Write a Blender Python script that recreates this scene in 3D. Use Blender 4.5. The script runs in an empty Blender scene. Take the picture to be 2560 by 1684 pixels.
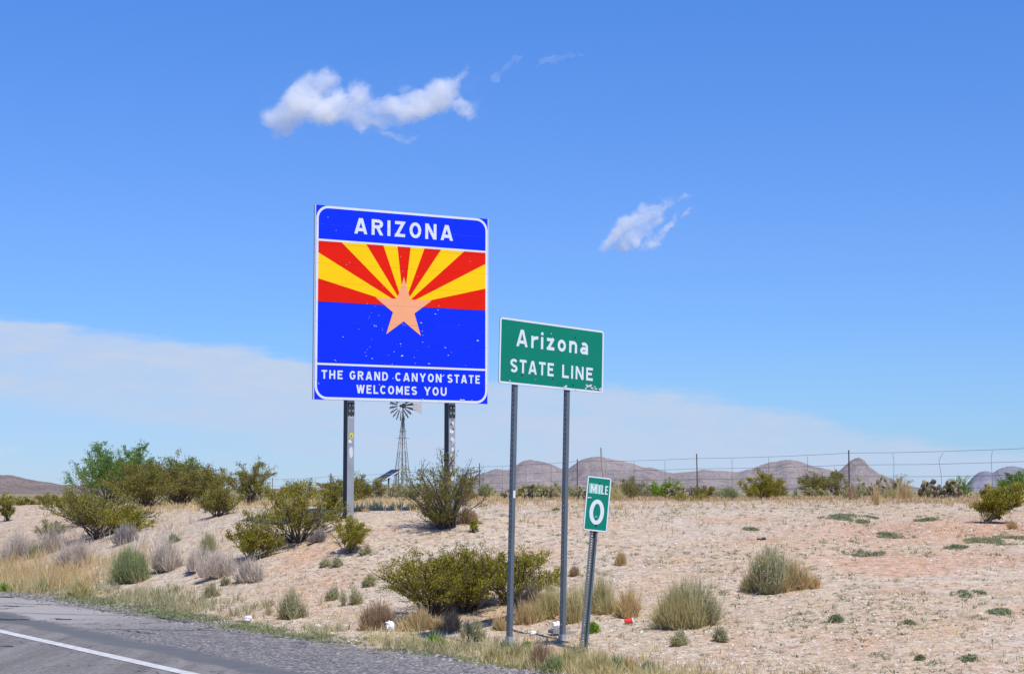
import bpy, math, random, zlib
import numpy as np
from mathutils import Vector, Matrix
R = math.radians
sc = bpy.context.scene
col = sc.collection
random.seed(7); np.random.seed(7)

# ---------------------------------------------------------------- camera
F = 4200.0; HZ = 1225.0; CAMZ = 1.5
pitch = math.atan((HZ - 842) / F)
cam = bpy.data.cameras.new('camera'); camo = bpy.data.objects.new('camera', cam); col.objects.link(camo)
cam.sensor_width = 36; cam.lens = F / 2560 * 36; cam.clip_start = 0.1; cam.clip_end = 60000
camo.location = (0, 0, CAMZ); camo.rotation_euler = (math.pi/2 + pitch, 0, 0)
sc.camera = camo
sc.render.resolution_x = 1024; sc.render.resolution_y = 673

# ---------------------------------------------------------------- sun, sky, exposure
SUN_EL = R(60); SD = Vector((0.53, -0.848, 0)).normalized()
sun = bpy.data.lights.new('sun', 'SUN'); suno = bpy.data.objects.new('sun', sun); col.objects.link(suno)
sun.energy = 4.2; sun.angle = R(0.5); sun.color = (1.0, 0.955, 0.89)
sdir = Vector((SD.x*math.cos(SUN_EL), SD.y*math.cos(SUN_EL), math.sin(SUN_EL)))
suno.rotation_euler = sdir.to_track_quat('Z', 'Y').to_euler(); suno.location = (20, -20, 40)
sc.view_settings.view_transform = 'Standard'; sc.view_settings.look = 'None'
sc.view_settings.gamma = 1; sc.view_settings.exposure = 0.32

class NT:
    def __init__(s, tree): s.t = tree; s.n = tree.nodes; s.l = tree.links
    def new(s, typ, **kw):
        n = s.n.new(typ)
        for k, v in kw.items():
            if k.startswith('in_'):
                pass
            else: setattr(n, k, v)
        return n
    def put(s, sock, v):
        if isinstance(v, bpy.types.NodeSocket): s.l.new(v, sock)
        elif v is not None:
            if sock.type == 'RGBA' and len(v) == 3: v = (*v, 1)
            sock.default_value = v
    def math(s, op, a, b=None, c=None, clamp=False):
        n = s.n.new('ShaderNodeMath'); n.operation = op; n.use_clamp = clamp
        s.put(n.inputs[0], a); s.put(n.inputs[1], b); s.put(n.inputs[2], c); return n.outputs[0]
    def vmath(s, op, a, b=None):
        n = s.n.new('ShaderNodeVectorMath'); n.operation = op
        s.put(n.inputs[0], a); s.put(n.inputs[1], b)
        return n.outputs['Value'] if op in ('LENGTH', 'DOT_PRODUCT', 'DISTANCE') else n.outputs[0]
    def noise(s, vec, scale, detail=4, rough=0.55, out=0, dist=0.0):
        n = s.n.new('ShaderNodeTexNoise'); s.put(n.inputs['Vector'], vec)
        n.inputs['Scale'].default_value = scale; n.inputs['Detail'].default_value = detail
        n.inputs['Roughness'].default_value = rough; n.inputs['Distortion'].default_value = dist
        return n.outputs[out]
    def ramp(s, fac, stops, interp='LINEAR'):
        n = s.n.new('ShaderNodeValToRGB'); n.color_ramp.interpolation = interp
        e = n.color_ramp.elements
        while len(e) < len(stops): e.new(0.5)
        for i, (p, c) in enumerate(stops):
            e[i].position = p
            if not isinstance(c, (tuple, list)): c = (c, c, c)
            e[i].color = (*c[:3], 1)
        s.put(n.inputs[0], fac); return n.outputs[0]
    def mix(s, fac, a, b, mode='MIX'):
        n = s.n.new('ShaderNodeMix'); n.data_type = 'RGBA'; n.blend_type = mode
        s.put(n.inputs[0], fac); s.put(n.inputs[6], a); s.put(n.inputs[7], b); return n.outputs[2]
    def sstep(s, v, a, b):
        n = s.n.new('ShaderNodeMapRange'); n.interpolation_type = 'SMOOTHSTEP'
        s.put(n.inputs[0], v); n.inputs[1].default_value = a; n.inputs[2].default_value = b; return n.outputs[0]
    def mapping(s, vec, loc=(0,0,0), rot=(0,0,0), scale=(1,1,1)):
        n = s.n.new('ShaderNodeMapping'); s.put(n.inputs[0], vec)
        n.inputs[1].default_value = loc; n.inputs[2].default_value = rot; n.inputs[3].default_value = scale
        return n.outputs[0]

w = bpy.data.worlds.new('World'); sc.world = w; w.use_nodes = True
w.node_tree.nodes.clear(); N = NT(w.node_tree)
sky = N.new('ShaderNodeTexSky', sky_type='NISHITA'); sky.sun_disc = False
sky.sun_elevation = SUN_EL; sky.sun_rotation = math.atan2(SD.x, SD.y)
sky.altitude = 1200; sky.air_density = 1.0; sky.dust_density = 0.25; sky.ozone_density = 3.5
geo = N.new('ShaderNodeTexCoord')
sep = N.new('ShaderNodeSeparateXYZ'); N.l.new(geo.outputs['Generated'], sep.inputs[0])
hz = N.math('SQRT', N.math('ADD', N.math('MULTIPLY', sep.outputs[0], sep.outputs[0]), N.math('MULTIPLY', sep.outputs[1], sep.outputs[1])))
el = N.math('DIVIDE', sep.outputs[2], N.math('MAXIMUM', hz, 0.02))          # tangent of elevation
az = N.math('ARCTAN2', sep.outputs[0], sep.outputs[1])                      # 0 = straight ahead
# the blue is a little deeper and cleaner than the bare model
base = N.mix(1.0, sky.outputs[0], (0.60, 0.86, 1.26), 'MULTIPLY')
base = N.mix(1.0, base, N.ramp(N.math('MULTIPLY', el, 1/0.35), [(0, (.78,.74,.78)), (.077, (.76,.745,.77)), (.186, (.83,.805,.80)), (.286, (.845,.84,.86)), (.426, (.92,.885,.93)), (.826, (.83,.985,1.08)), (1, (.83,.985,1.08))]), 'MULTIPLY')
# a thin high veil of cirrus: its upper edge as a function of azimuth
azn = N.math('MULTIPLY_ADD', az, 1.0/0.8, 0.5)                              # -0.4..0.4 rad -> 0..1
def e_of(py): return (HZ - py) / F
def azp(px): return math.atan((px-1280)/F)/0.8 + 0.5
pts = [(-400, 770), (0, 803), (400, 852), (780, 905), (1100, 948), (1350, 950), (1550, 958), (1850, 1003), (2150, 1065), (2400, 1118), (2700, 1150)]
edge = N.ramp(azn, [(azp(a), e_of(b)*5) for a, b in pts])
edge = N.math('DIVIDE', edge, 5.0)
cv = N.new('ShaderNodeCombineXYZ'); N.l.new(az, cv.inputs[0]); N.l.new(el, cv.inputs[1])
stre = N.mapping(cv.outputs[0], rot=(0,0,R(8)), scale=(7, 45, 1))
n1 = N.noise(stre, 1.0, 6, 0.6)
n2 = N.noise(N.mapping(cv.outputs[0], loc=(3,1,0), rot=(0,0,R(10)), scale=(30, 90, 1)), 1.0, 5, 0.6)
dd = N.math('SUBTRACT', edge, el)
dd = N.math('ADD', dd, N.math('ADD', N.math('MULTIPLY', N.math('SUBTRACT', n1, 0.5), 0.022), N.math('MULTIPLY', N.math('SUBTRACT', n2, 0.5), 0.010)))
up = N.sstep(dd, -0.002, 0.006)
dn = N.sstep(el, -0.01, 0.05)
lpts = [(-400, 960), (0, 1000), (200, 1030), (450, 1080), (760, 1128), (1000, 1165), (1300, 1200), (2700, 1225)]
low = N.math('DIVIDE', N.ramp(azn, [(azp(a), e_of(b)*5) for a, b in lpts]), 5.0)
lw = N.math('ADD', N.math('SUBTRACT', el, low), N.math('MULTIPLY', N.math('SUBTRACT', n1, 0.5), 0.02))
dn = N.sstep(lw, -0.006, 0.010)
st = N.ramp(N.math('ADD', N.math('MULTIPLY', n1, 0.6), N.math('MULTIPLY', n2, 0.4)), [(0.32, 0.45), (0.58, 1.0)])
veil = N.math('MULTIPLY', N.math('MULTIPLY', up, N.math('MULTIPLY_ADD', dn, 0.68, 0.32)), st)
base = N.mix(N.math('MULTIPLY', veil, 1.0, clamp=True), base, (4.05, 4.9, 6.4))
bg = N.new('ShaderNodeBackground'); N.l.new(base, bg.inputs[0]); bg.inputs[1].default_value = 0.105
wo = N.new('ShaderNodeOutputWorld'); N.l.new(bg.outputs[0], wo.inputs[0])
sc.cycles.volume_max_steps = 256; sc.cycles.volume_bounces = 12; sc.cycles.max_bounces = 12

# ---------------------------------------------------------------- helpers
FW = np.array([0, math.cos(pitch), math.sin(pitch)]); UPV = np.array([0, -math.sin(pitch), math.cos(pitch)])
def ray(px, py):
    return FW + (px-1280)/F*np.array([1.,0,0]) + (842-py)/F*UPV
def at(px, py, Y):
    """the world point seen at source pixel px,py and depth Y"""
    d = ray(px, py); return Vector(d*(Y/d[1])) + Vector((0,0,CAMZ))

# value noise
_perm = np.random.RandomState(3).rand(256, 256)
def vnoise(x, y):
    xi = np.floor(x).astype(int); yi = np.floor(y).astype(int); fx = x-xi; fy = y-yi
    fx = fx*fx*(3-2*fx); fy = fy*fy*(3-2*fy)
    g = lambda a, b: _perm[a % 256, b % 256]
    return (g(xi,yi)*(1-fx)+g(xi+1,yi)*fx)*(1-fy) + (g(xi,yi+1)*(1-fx)+g(xi+1,yi+1)*fx)*fy
def fbm(x, y, o=4, g=0.5):
    s = 0; a = 1; t = 0
    for i in range(o):
        s = s + a*(vnoise(x*2**i+17.3*i, y*2**i+9.1*i)-0.5); t += a; a *= g
    return s/t*2

RD = np.array([-0.559, 0.829]); RN = np.array([0.829, 0.559])     # road direction and its right-hand normal
def uv(x, y): return x*RD[0]+y*RD[1], x*RN[0]+y*RN[1]
def xy(u, v): return u*RD[0]+v*RN[0], u*RD[1]+v*RN[1]
UK = np.array([-30, 0, 10, 16, 23, 35, 50, 62, 75, 110.])
VK = np.array([7.6, 8.3, 9.5, 11, 12.5, 15, 18, 25, 33, 45.])
ZT = np.array([
 [-.06,-.08,-.10,-.06,.0,.1,.25,.6,.9,1.0],
 [-.06,-.08,-.10,-.05,.05,.25,.5,.9,1.2,1.2],
 [-.06,-.08,-.10,-.02,.12,.38,.62,1.0,1.26,1.22],
 [-.06,-.08,-.05,.15,.42,.74,.92,1.12,1.26,1.2],
 [-.06,-.06,.10,.60,1.03,1.16,1.19,1.22,1.26,1.18],
 [-.06,-.04,.08,.45,.85,1.1,1.15,1.2,1.24,1.15],
 [-.06,-.05,.05,.3,.6,.95,1.05,1.12,1.18,1.0],
 [-.06,-.05,.03,.2,.5,.8,.9,.95,.95,.8],
 [-.06,-.05,.0,.2,.4,.65,.75,.8,.78,.6],
 [-.06,-.05,.0,.1,.2,.3,.4,.4,.4,.2]])
def _herm(K, Z, t):      # hermite along axis 0 of Z (len K) at scalar-array t -> weights
    t = np.clip(t, K[0], K[-1]-1e-6); i = np.searchsorted(K, t, side='right')-1; i = np.clip(i, 0, len(K)-2)
    return i, (t-K[i])/(K[i+1]-K[i])
def _tang(K, Z):
    d = np.diff(Z, axis=0)/np.diff(K)[:, None]; m = np.zeros_like(Z)
    m[1:-1] = (d[1:]*np.diff(K)[:-1, None]+d[:-1]*np.diff(K)[1:, None])/(K[2:]-K[:-2])[:, None]
    m[0] = d[0]; m[-1] = d[-1]; return m
# resample once to a fine regular table, then bilinear
def _hinterp(K, Z, t):
    m = _tang(K, Z); i, s = _herm(K, Z, t); h = (K[i+1]-K[i])[:, None]; s = s[:, None]
    return (2*s**3-3*s**2+1)*Z[i]+(s**3-2*s**2+s)*h*m[i]+(-2*s**3+3*s**2)*Z[i+1]+(s**3-s**2)*h*m[i+1]
_uf = np.linspace(-30, 110, 561); _vf = np.linspace(7.6, 45, 375)
_T = _hinterp(UK, ZT, _uf); _T = _hinterp(VK, _T.T.copy(), _vf).T
def sm(x, a, b):
    t = np.clip((x-a)/(b-a), 0, 1); return t*t*(3-2*t)
def height(x, y, fine=True):
    x = np.asarray(x, float); y = np.asarray(y, float); u, v = uv(x, y)
    a = np.clip((u+30)/140*560, 0, 559.999); b = np.clip((v-7.6)/(45-7.6)*374, 0, 373.999)
    ai = a.astype(int); bi = b.astype(int); fa = a-ai; fb = b-bi
    z = (_T[ai,bi]*(1-fa)+_T[ai+1,bi]*fa)*(1-fb)+(_T[ai,bi+1]*(1-fa)+_T[ai+1,bi+1]*fa)*fb
    off = sm(v, 8.6, 11.5)
    n = fbm(x*0.35, y*0.35, 3)*0.05*off
    if fine: n = n + fbm(x*1.7+5, y*1.7, 3)*0.022*sm(v, 8.3, 10)
    z = z + n
    d = np.hypot(x, y)
    z = z + (-1.2 - z)*sm(d, 85, 260)*sm(v, 8, 14)
    road = 1-sm(v, 7.9, 8.0)
    z = np.where(v < 7.7, -0.07, z)
    z = np.where(v < -14, -0.07 - 0.5*sm(-v, 14, 22), z)
    return z
def hgt(x, y): return float(height(np.array([x]), np.array([y]))[0])
def ground(px, py, ymax=140):
    """point of the terrain seen at a source pixel"""
    d = ray(px, py); d = d/d[1]
    Y = np.arange(9, ymax, 0.05); X = d[0]*Y; Z = CAMZ + d[2]*Y
    g = height(X, Y); k = np.where(Z <= g)[0]
    i = k[0] if len(k) else len(Y)-1
    return Vector((float(X[i]), float(Y[i]), float(g[i])))

def mesh_np(name, V, Fs):
    me = bpy.data.meshes.new(name); V = np.asarray(V, np.float32)
    me.vertices.add(len(V)); me.vertices.foreach_set('co', V.ravel())
    Fs = [np.asarray(f, np.int32) for f in Fs if len(f)]
    nl = sum(f.size for f in Fs); me.loops.add(nl); me.loops.foreach_set('vertex_index', np.concatenate([f.ravel() for f in Fs]))
    tot = np.concatenate([np.full(len(f), f.shape[1], np.int32) for f in Fs]); st = np.concatenate([[0], np.cumsum(tot)[:-1]]).astype(np.int32)
    me.polygons.add(len(tot)); me.polygons.foreach_set('loop_start', st); me.polygons.foreach_set('loop_total', tot)
    me.update(calc_edges=True); me.validate(); return me

class MB:
    """collects simple solids, links them as one mesh object"""
    def __init__(s): s.v = []; s.f = []
    def add(s, vs, fs):
        o = len(s.v); s.v += [tuple(v) for v in vs]; s.f += [tuple(i+o for i in f) for f in fs]; return s
    def box(s, c, d, rot=None):
        vs = [Vector(((i&1)-.5, ((i>>1)&1)-.5, ((i>>2)&1)-.5)) for i in range(8)]
        vs = [Vector((v.x*d[0], v.y*d[1], v.z*d[2])) for v in vs]
        if rot: vs = [rot @ v for v in vs]
        return s.add([v+Vector(c) for v in vs], [(0,2,3,1),(4,5,7,6),(0,1,5,4),(2,6,7,3),(0,4,6,2),(1,3,7,5)])
    def tube(s, pts, r, n=6, cap=True):
        pts = [Vector(p) for p in pts]; rs = r if isinstance(r, (list, tuple)) else [r]*len(pts); rings = []
        for i, p in enumerate(pts):
            t = (pts[min(i+1, len(pts)-1)] - pts[max(i-1, 0)]).normalized()
            a = t.orthogonal().normalized() if i == 0 else (rings_a - t*rings_a.dot(t)).normalized()
            rings_a = a; b = t.cross(a)
            rings.append([p + a*math.cos(2*math.pi*k/n)*rs[i] + b*math.sin(2*math.pi*k/n)*rs[i] for k in range(n)])
        vs = [v for q in rings for v in q]
        fs = [(i*n+k, i*n+(k+1)%n, (i+1)*n+(k+1)%n, (i+1)*n+k) for i in range(len(pts)-1) for k in range(n)]
        if cap: fs += [tuple(range(n))[::-1], tuple((len(pts)-1)*n+k for k in range(n))]
        return s.add(vs, fs)
    def bar(s, a, b, w_, h_=None):
        a = Vector(a); b = Vector(b); d = b-a; h_ = h_ or w_
        return s.box((a+b)/2, (w_, h_, d.length), d.to_track_quat('Z', 'Y').to_matrix())
    def slab(s, poly, y0, y1):
        """polygon given in x,z (counter-clockwise seen from -y), between y0 (front) and y1 (back)"""
        n = len(poly)
        vs = [(p[0], y0, p[1]) for p in poly] + [(p[0], y1, p[1]) for p in poly]
        return s.add(vs, [tuple(range(n)), tuple(range(n, 2*n))[::-1]] + [(i, i+n, (i+1)%n+n, (i+1)%n) for i in range(n)])
    def build(s, name, mat, parent=None, bevel=0, smooth=False):
        me = bpy.data.meshes.new(name); me.from_pydata(s.v, [], s.f); me.materials.append(mat)
        import bmesh
        bm = bmesh.new(); bm.from_mesh(me); bmesh.ops.recalc_face_normals(bm, faces=bm.faces); bm.to_mesh(me); bm.free()
        if smooth: me.polygons.foreach_set('use_smooth', [True]*len(me.polygons))
        o = link(name, me, parent)
        if bevel:
            b = o.modifiers.new('bevel', 'BEVEL'); b.width = bevel; b.segments = 2
        return o
def link(name, me, parent=None):
    o = bpy.data.objects.new(name, me); col.objects.link(o)
    if parent: o.parent = parent
    return o
def tag(o, label=None, cat=None, group=None, kind=None):
    for k, v in (('label', label), ('category', cat), ('group', group), ('kind', kind)):
        if v: o[k] = v
    return o
def empty(name, loc, rz=0, label=None, cat=None, group=None):
    o = bpy.data.objects.new(name, None); col.objects.link(o); o.location = loc; o.rotation_euler = (0, 0, rz)
    o.empty_display_size = 0.1
    return tag(o, label, cat, group)

def mat(name, fn, rough=0.8, spec=0.3):
    m = bpy.data.materials.new(name); m.use_nodes = True; t = NT(m.node_tree)
    b = m.node_tree.nodes['Principled BSDF']; b.inputs['Roughness'].default_value = rough
    b.inputs['Specular IOR Level'].default_value = spec
    t.b = b; t.tc = t.new('ShaderNodeTexCoord'); t.obj = t.tc.outputs['Object']
    t.geo = t.new('ShaderNodeNewGeometry'); t.isl = t.geo.outputs['Random Per Island']; t.pos = t.geo.outputs['Position']
    t.oi = t.new('ShaderNodeObjectInfo'); t.mat = m
    c = fn(t)
    if c is not None: t.put(b.inputs['Base Color'], c)
    return m
def bump(t, h, strength=0.3, dist=0.02):
    n = t.new('ShaderNodeBump'); n.inputs['Strength'].default_value = strength; n.inputs['Distance'].default_value = dist
    t.l.new(h, n.inputs['Height']); t.l.new(n.outputs[0], t.b.inputs['Normal'])

# ---------------------------------------------------------------- materials
def sand(t):
    p = t.pos
    big = t.noise(p, 0.22, 5, 0.6); med = t.noise(p, 1.3, 5, 0.6); fin = t.noise(p, 9, 5, 0.65)
    sp = t.new('ShaderNodeSeparateXYZ'); t.l.new(p, sp.inputs[0])
    v = t.math('ADD', t.math('MULTIPLY', sp.outputs[0], 0.829), t.math('MULTIPLY', sp.outputs[1], 0.559))
    c = t.ramp(big, [(0.28, (.50,.335,.205)), (0.42, (.555,.41,.27)), (0.53, (.57,.46,.335)), (0.62, (.56,.475,.365)), (0.75, (.53,.365,.23))])
    c = t.mix(t.ramp(med, [(0.35, 0.0), (0.7, 0.65)]), c, (.52,.44,.345))
    c = t.mix(t.ramp(t.noise(p, 0.55, 4, 0.6), [(0.50, 0.0), (0.68, 0.75)]), c, (.55,.315,.175))
    # two washes of bare red earth on the right slope
    for (cx, cy, rr) in ((6.3, 24.0, 2.2), (4.9, 20.3, 1.2)):
        q = t.vmath('SUBTRACT', t.vmath('MULTIPLY', p, (1, 1, 0)), (cx, cy, 0)); q = t.vmath('MULTIPLY', q, (.62, 1, 0))
        dq = t.math('ADD', t.vmath('LENGTH', q), t.math('MULTIPLY', t.math('SUBTRACT', t.noise(p, 1.1, 5, 0.65), 0.5), 3.2))
        c = t.mix(t.math('MULTIPLY', t.sstep(dq, rr, rr*.3), .6), c, (.58,.30,.175))
    vo = t.new('ShaderNodeTexVoronoi'); t.l.new(p, vo.inputs['Vector']); vo.inputs['Scale'].default_value = 26
    sepc = t.new('ShaderNodeSeparateColor'); t.l.new(vo.outputs['Color'], sepc.inputs[0])
    peb = t.math('MULTIPLY', t.math('LESS_THAN', vo.outputs['Distance'], 0.42), t.math('GREATER_THAN', sepc.outputs[0], 0.55))
    pc = t.ramp(sepc.outputs[1], [(0.0, (.30,.25,.21)), (0.4, (.50,.42,.36)), (1, (.66,.61,.56))])
    c = t.mix(t.math('MULTIPLY', peb, 0.7), c, pc)
    c = t.mix(0.75, c, t.ramp(fin, [(0.32, (.42,.37,.33)), (0.56, (.92,.92,.92)), (0.7, (1,1,1))]), 'MULTIPLY')
    c = t.mix(t.ramp(t.noise(p, 3.2, 6, 0.75), [(0.52, 0.0), (0.68, 0.55)]), c, (.33,.26,.19))
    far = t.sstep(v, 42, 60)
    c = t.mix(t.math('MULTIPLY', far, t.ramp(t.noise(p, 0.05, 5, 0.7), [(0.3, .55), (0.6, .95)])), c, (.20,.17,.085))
    # dark oily gravel beside the asphalt
    nv = t.math('ADD', v, t.math('MULTIPLY', t.math('SUBTRACT', t.noise(p, 2.2, 4, 0.6), 0.5), 0.9))
    c = t.mix(t.sstep(nv, 8.75, 8.2), c, t.mix(fin, (.13,.12,.115), (.30,.27,.25)))
    h = t.math('ADD', t.math('MULTIPLY', fin, 0.7), t.math('MULTIPLY', peb, 0.35))
    bump(t, h, 0.75, 0.05)
    return c
M = {}
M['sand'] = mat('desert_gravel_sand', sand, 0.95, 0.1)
def asphalt(t):
    p = t.pos; sp = t.new('ShaderNodeSeparateXYZ'); t.l.new(p, sp.inputs[0])
    v = t.math('ADD', t.math('MULTIPLY', sp.outputs[0], 0.829), t.math('MULTIPLY', sp.outputs[1], 0.559))
    u = t.math('ADD', t.math('MULTIPLY', sp.outputs[0], -0.559), t.math('MULTIPLY', sp.outputs[1], 0.829))
    wob = t.math('MULTIPLY', t.math('SUBTRACT', t.noise(p, 0.8, 4, 0.6), 0.5), 0.5)
    vw = t.math('ADD', v, wob)
    vo = t.new('ShaderNodeTexVoronoi'); t.l.new(p, vo.inputs['Vector']); vo.inputs['Scale'].default_value = 42
    sepc = t.new('ShaderNodeSeparateColor'); t.l.new(vo.outputs['Color'], sepc.inputs[0])
    lanec = t.mix(t.noise(p, 1.5, 5, 0.7), (.14,.13,.12), (.21,.195,.18))
    lanec = t.mix(0.25, lanec, t.ramp(sepc.outputs[0], [(0, (.05,.05,.05)), (1, (.36,.34,.32))]))
    chip = t.ramp(sepc.outputs[1], [(0, (.035,.034,.036)), (0.5, (.15,.14,.14)), (0.85, (.25,.235,.225)), (1, (.48,.45,.43))])
    chip = t.mix(t.math('MULTIPLY', t.noise(p, 3.0, 4, 0.6), 0.6), chip, (.17,.16,.155))
    light = t.mix(t.noise(p, 2.5, 5, 0.7), (.27,.25,.235), (.36,.335,.315))
    dark = t.mix(t.noise(p, 4, 4, 0.6), (.085,.085,.09), (.15,.147,.15))
    al = t.mapping(p, rot=(0, 0, R(-34)), scale=(3.2, .12, 1))
    wear = t.ramp(t.noise(al, 1.0, 5, 0.6), [(0.40, .78), (0.62, 1.12)])
    lanec = t.mix(1.0, lanec, wear, 'MULTIPLY')
    c = t.mix(t.sstep(vw, 6.0, 6.12), lanec, dark)
    rough = t.math('MULTIPLY', t.sstep(vw, 6.35, 6.5), 1.0)
    c = t.mix(rough, c, chip)
    lm = t.math('MULTIPLY', t.sstep(vw, 6.45, 6.6), t.sstep(t.math('ADD', u, t.math('MULTIPLY', wob, 5)), 17.0, 20.0))
    c = t.mix(lm, c, light)
    c = t.mix(t.math('MULTIPLY', t.sstep(t.math('ADD', vw, wob), 7.6, 7.75), 0.9), c, chip)
    wp = t.vmath('ADD', p, t.mix(1.0, (0,0,0), t.noise(p, 2.5, 4, 0.6, out=1), 'ADD'))
    ve = t.new('ShaderNodeTexVoronoi', feature='DISTANCE_TO_EDGE'); t.l.new(wp, ve.inputs['Vector']); ve.inputs['Scale'].default_value = 0.55
    crack = t.math('MULTIPLY', t.math('LESS_THAN', ve.outputs['Distance'], 0.010), t.sstep(t.noise(p, 0.4, 3), 0.45, 0.6))
    c = t.mix(t.math('MULTIPLY', crack, 0.75), c, (.03,.03,.03))
    dust = t.math('MULTIPLY', t.sstep(vw, 7.0, 7.8), t.ramp(t.noise(p, 5, 5, 0.7), [(0.45, 0), (0.65, .55)]))
    c = t.mix(dust, c, (.33,.28,.23))
    h = t.math('MULTIPLY', t.math('MULTIPLY_ADD', rough, 0.8, 0.2), t.math('SUBTRACT', 1.0, vo.outputs['Distance']))
    bump(t, h, 0.5, 0.02)
    return c
M['asphalt'] = mat('asphalt', asphalt, 0.9, 0.2)
M['tar'] = mat('tar', lambda t: t.mix(t.noise(t.pos, 8), (.03,.03,.032), (.07,.068,.068)), 0.7)
M['line'] = mat('road_paint', lambda t: t.mix(t.ramp(t.noise(t.pos, 9, 6, 0.75), [(0.38, 0.0), (0.66, 0.7)]), (.58,.58,.56), (.30,.29,.28)), 0.7)

def leafmat(name, a, b, trans=0.25, dry=None):
    def fn(t):
        c = t.mix(t.isl, a, b)
        if dry: c = t.mix(t.ramp(t.noise(t.obj, 3.5, 3), [(0.5, 0.0), (0.68, 0.8)]), c, dry)
        c = t.mix(0.5, c, t.ramp(t.oi.outputs['Random'], [(0, (.72,.74,.74)), (1, (1,1,1))]), 'MULTIPLY')
        tr = t.new('ShaderNodeBsdfTranslucent'); t.put(tr.inputs[0], c)
        ms = t.new('ShaderNodeMixShader'); ms.inputs[0].default_value = trans
        t.l.new(t.b.outputs[0], ms.inputs[1]); t.l.new(tr.outputs[0], ms.inputs[2])
        out = [n for n in t.n if n.type == 'OUTPUT_MATERIAL'][0]; t.l.new(ms.outputs[0], out.inputs[0])
        return c
    return mat(name, fn, 0.75, 0.25)
M['creosote'] = leafmat('creosote_leaf', (.19,.175,.018), (.45,.39,.048), 0.35)
M['creosote_dark'] = leafmat('creosote_leaf_dull', (.155,.15,.028), (.37,.325,.062), 0.3, (.20,.15,.06))
M['mesquite'] = leafmat('mesquite_leaf', (.095,.19,.025), (.24,.36,.07), 0.35)
M['bright'] = leafmat('fresh_leaf', (.14,.27,.02), (.32,.46,.05), 0.35)
M['sage'] = leafmat('grey_green_leaf', (.31,.31,.155), (.55,.50,.29), 0.25, (.30,.24,.12))
M['broom'] = leafmat('broom_twig', (.20,.25,.10), (.40,.42,.20), 0.25)
M['grey'] = leafmat('dead_grey_twig', (.50,.42,.345), (.76,.65,.54), 0.2)
M['brown'] = leafmat('dead_brown_twig', (.34,.22,.13), (.58,.40,.25), 0.2)
M['darkgrey'] = leafmat('dark_grey_twig', (.28,.24,.22), (.48,.42,.38), 0.15)
M['straw'] = leafmat('straw_blade', (.52,.36,.16), (.82,.64,.34), 0.3)
M['paleyellow'] = leafmat('pale_yellow_blade', (.46,.39,.16), (.74,.64,.33), 0.3)
M['mat'] = leafmat('mat_weed_leaf', (.19,.215,.11), (.34,.36,.20), 0.2)
M['bark'] = mat('bark', lambda t: t.mix(t.isl, (.055,.045,.038), (.17,.145,.125)), 0.9)
M['flower'] = mat('orange_petal', lambda t: (.75,.33,.03), 0.7)
M['pad'] = mat('cactus_pad', lambda t: t.mix(t.ramp(t.noise(t.obj, 9, 4), [(0.4, 0), (0.66, 1)]), t.mix(t.oi.outputs['Random'], (.12,.15,.055), (.34,.33,.19)), (.20,.14,.085)), 0.75)
M['pad_dead'] = mat('dead_cactus_pad', lambda t: t.mix(t.noise(t.obj, 6), (.07,.05,.035), (.19,.145,.11)), 0.85)
M['rock'] = mat('pebble', lambda t: t.ramp(t.isl, [(0, (.22,.16,.12)), (0.25, (.36,.27,.20)), (0.6, (.48,.39,.31)), (0.92, (.56,.49,.42)), (1, (.64,.59,.54))]), 0.9, 0.1)
M['chips'] = mat('shoulder_chip', lambda t: t.ramp(t.isl, [(0, (.05,.05,.05)), (0.5, (.16,.15,.15)), (1, (.36,.33,.31))]), 0.9, 0.1)

def mountain(a, b, dark, sc_=0.02):
    def fn(t):
        p = t.pos
        c = t.mix(t.ramp(t.noise(p, sc_*0.25, 5, 0.6), [(0.38, 0), (0.62, 1)]), a, b)
        vo = t.new('ShaderNodeTexVoronoi'); t.l.new(p, vo.inputs['Vector']); vo.inputs['Scale'].default_value = sc_*6
        spk = t.math('LESS_THAN', vo.outputs['Distance'], 0.36)
        c = t.mix(t.math('MULTIPLY', spk, 0.62), c, dark)
        c = t.mix(t.ramp(t.noise(p, sc_*1.3, 6, 0.7), [(0.5, 0), (0.66, 0.7)]), c, dark)
        bump(t, t.noise(p, sc_*1.2, 9, 0.72), 0.9, 11)
        return c
    return mat('mountain_rock', fn, 0.95, 0.05)
M['mtn'] = mountain((.285,.245,.238), (.36,.305,.285), (.155,.14,.148), 0.030)
M['mtn_left'] = mountain((.25,.20,.175), (.34,.275,.24), (.12,.115,.10), 0.045)
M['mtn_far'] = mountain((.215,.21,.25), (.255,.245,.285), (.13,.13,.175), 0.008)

def metal(name, c0, c1, metallic=0.3, rough=0.5, sc_=6):
    def fn(t):
        t.b.inputs['Metallic'].default_value = metallic
        return t.mix(t.noise(t.obj, sc_, 5, 0.6), c0, c1)
    return mat(name, fn, rough, 0.4)
M['galv'] = metal('galvanised_steel', (.25,.275,.30), (.42,.445,.47), 0.35, 0.5)
M['post'] = metal('dull_galvanised_post', (.095,.12,.145), (.16,.19,.215), 0.3, 0.55)
M['anchor'] = metal('pale_anchor_sleeve', (.30,.33,.35), (.42,.44,.45), 0.3, 0.55)
M['dark_steel_and_shade'] = metal('dark_steel_and_beam_shade', (.02,.025,.03), (.04,.046,.05), 0.1, 0.6)
M['beam_shade'] = M['dark_steel_and_shade']  # dark steel that also paints the shaded side of the sign beams
M['alu'] = metal('aluminium_edge', (.55,.60,.62), (.66,.70,.72), 0.3, 0.5)
M['rust'] = metal('rusty_fence_post', (.10,.055,.04), (.19,.11,.08), 0.2, 0.8, 12)
M['wire'] = metal('fence_wire', (.12,.10,.095), (.2,.17,.16), 0.4, 0.6)
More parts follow.
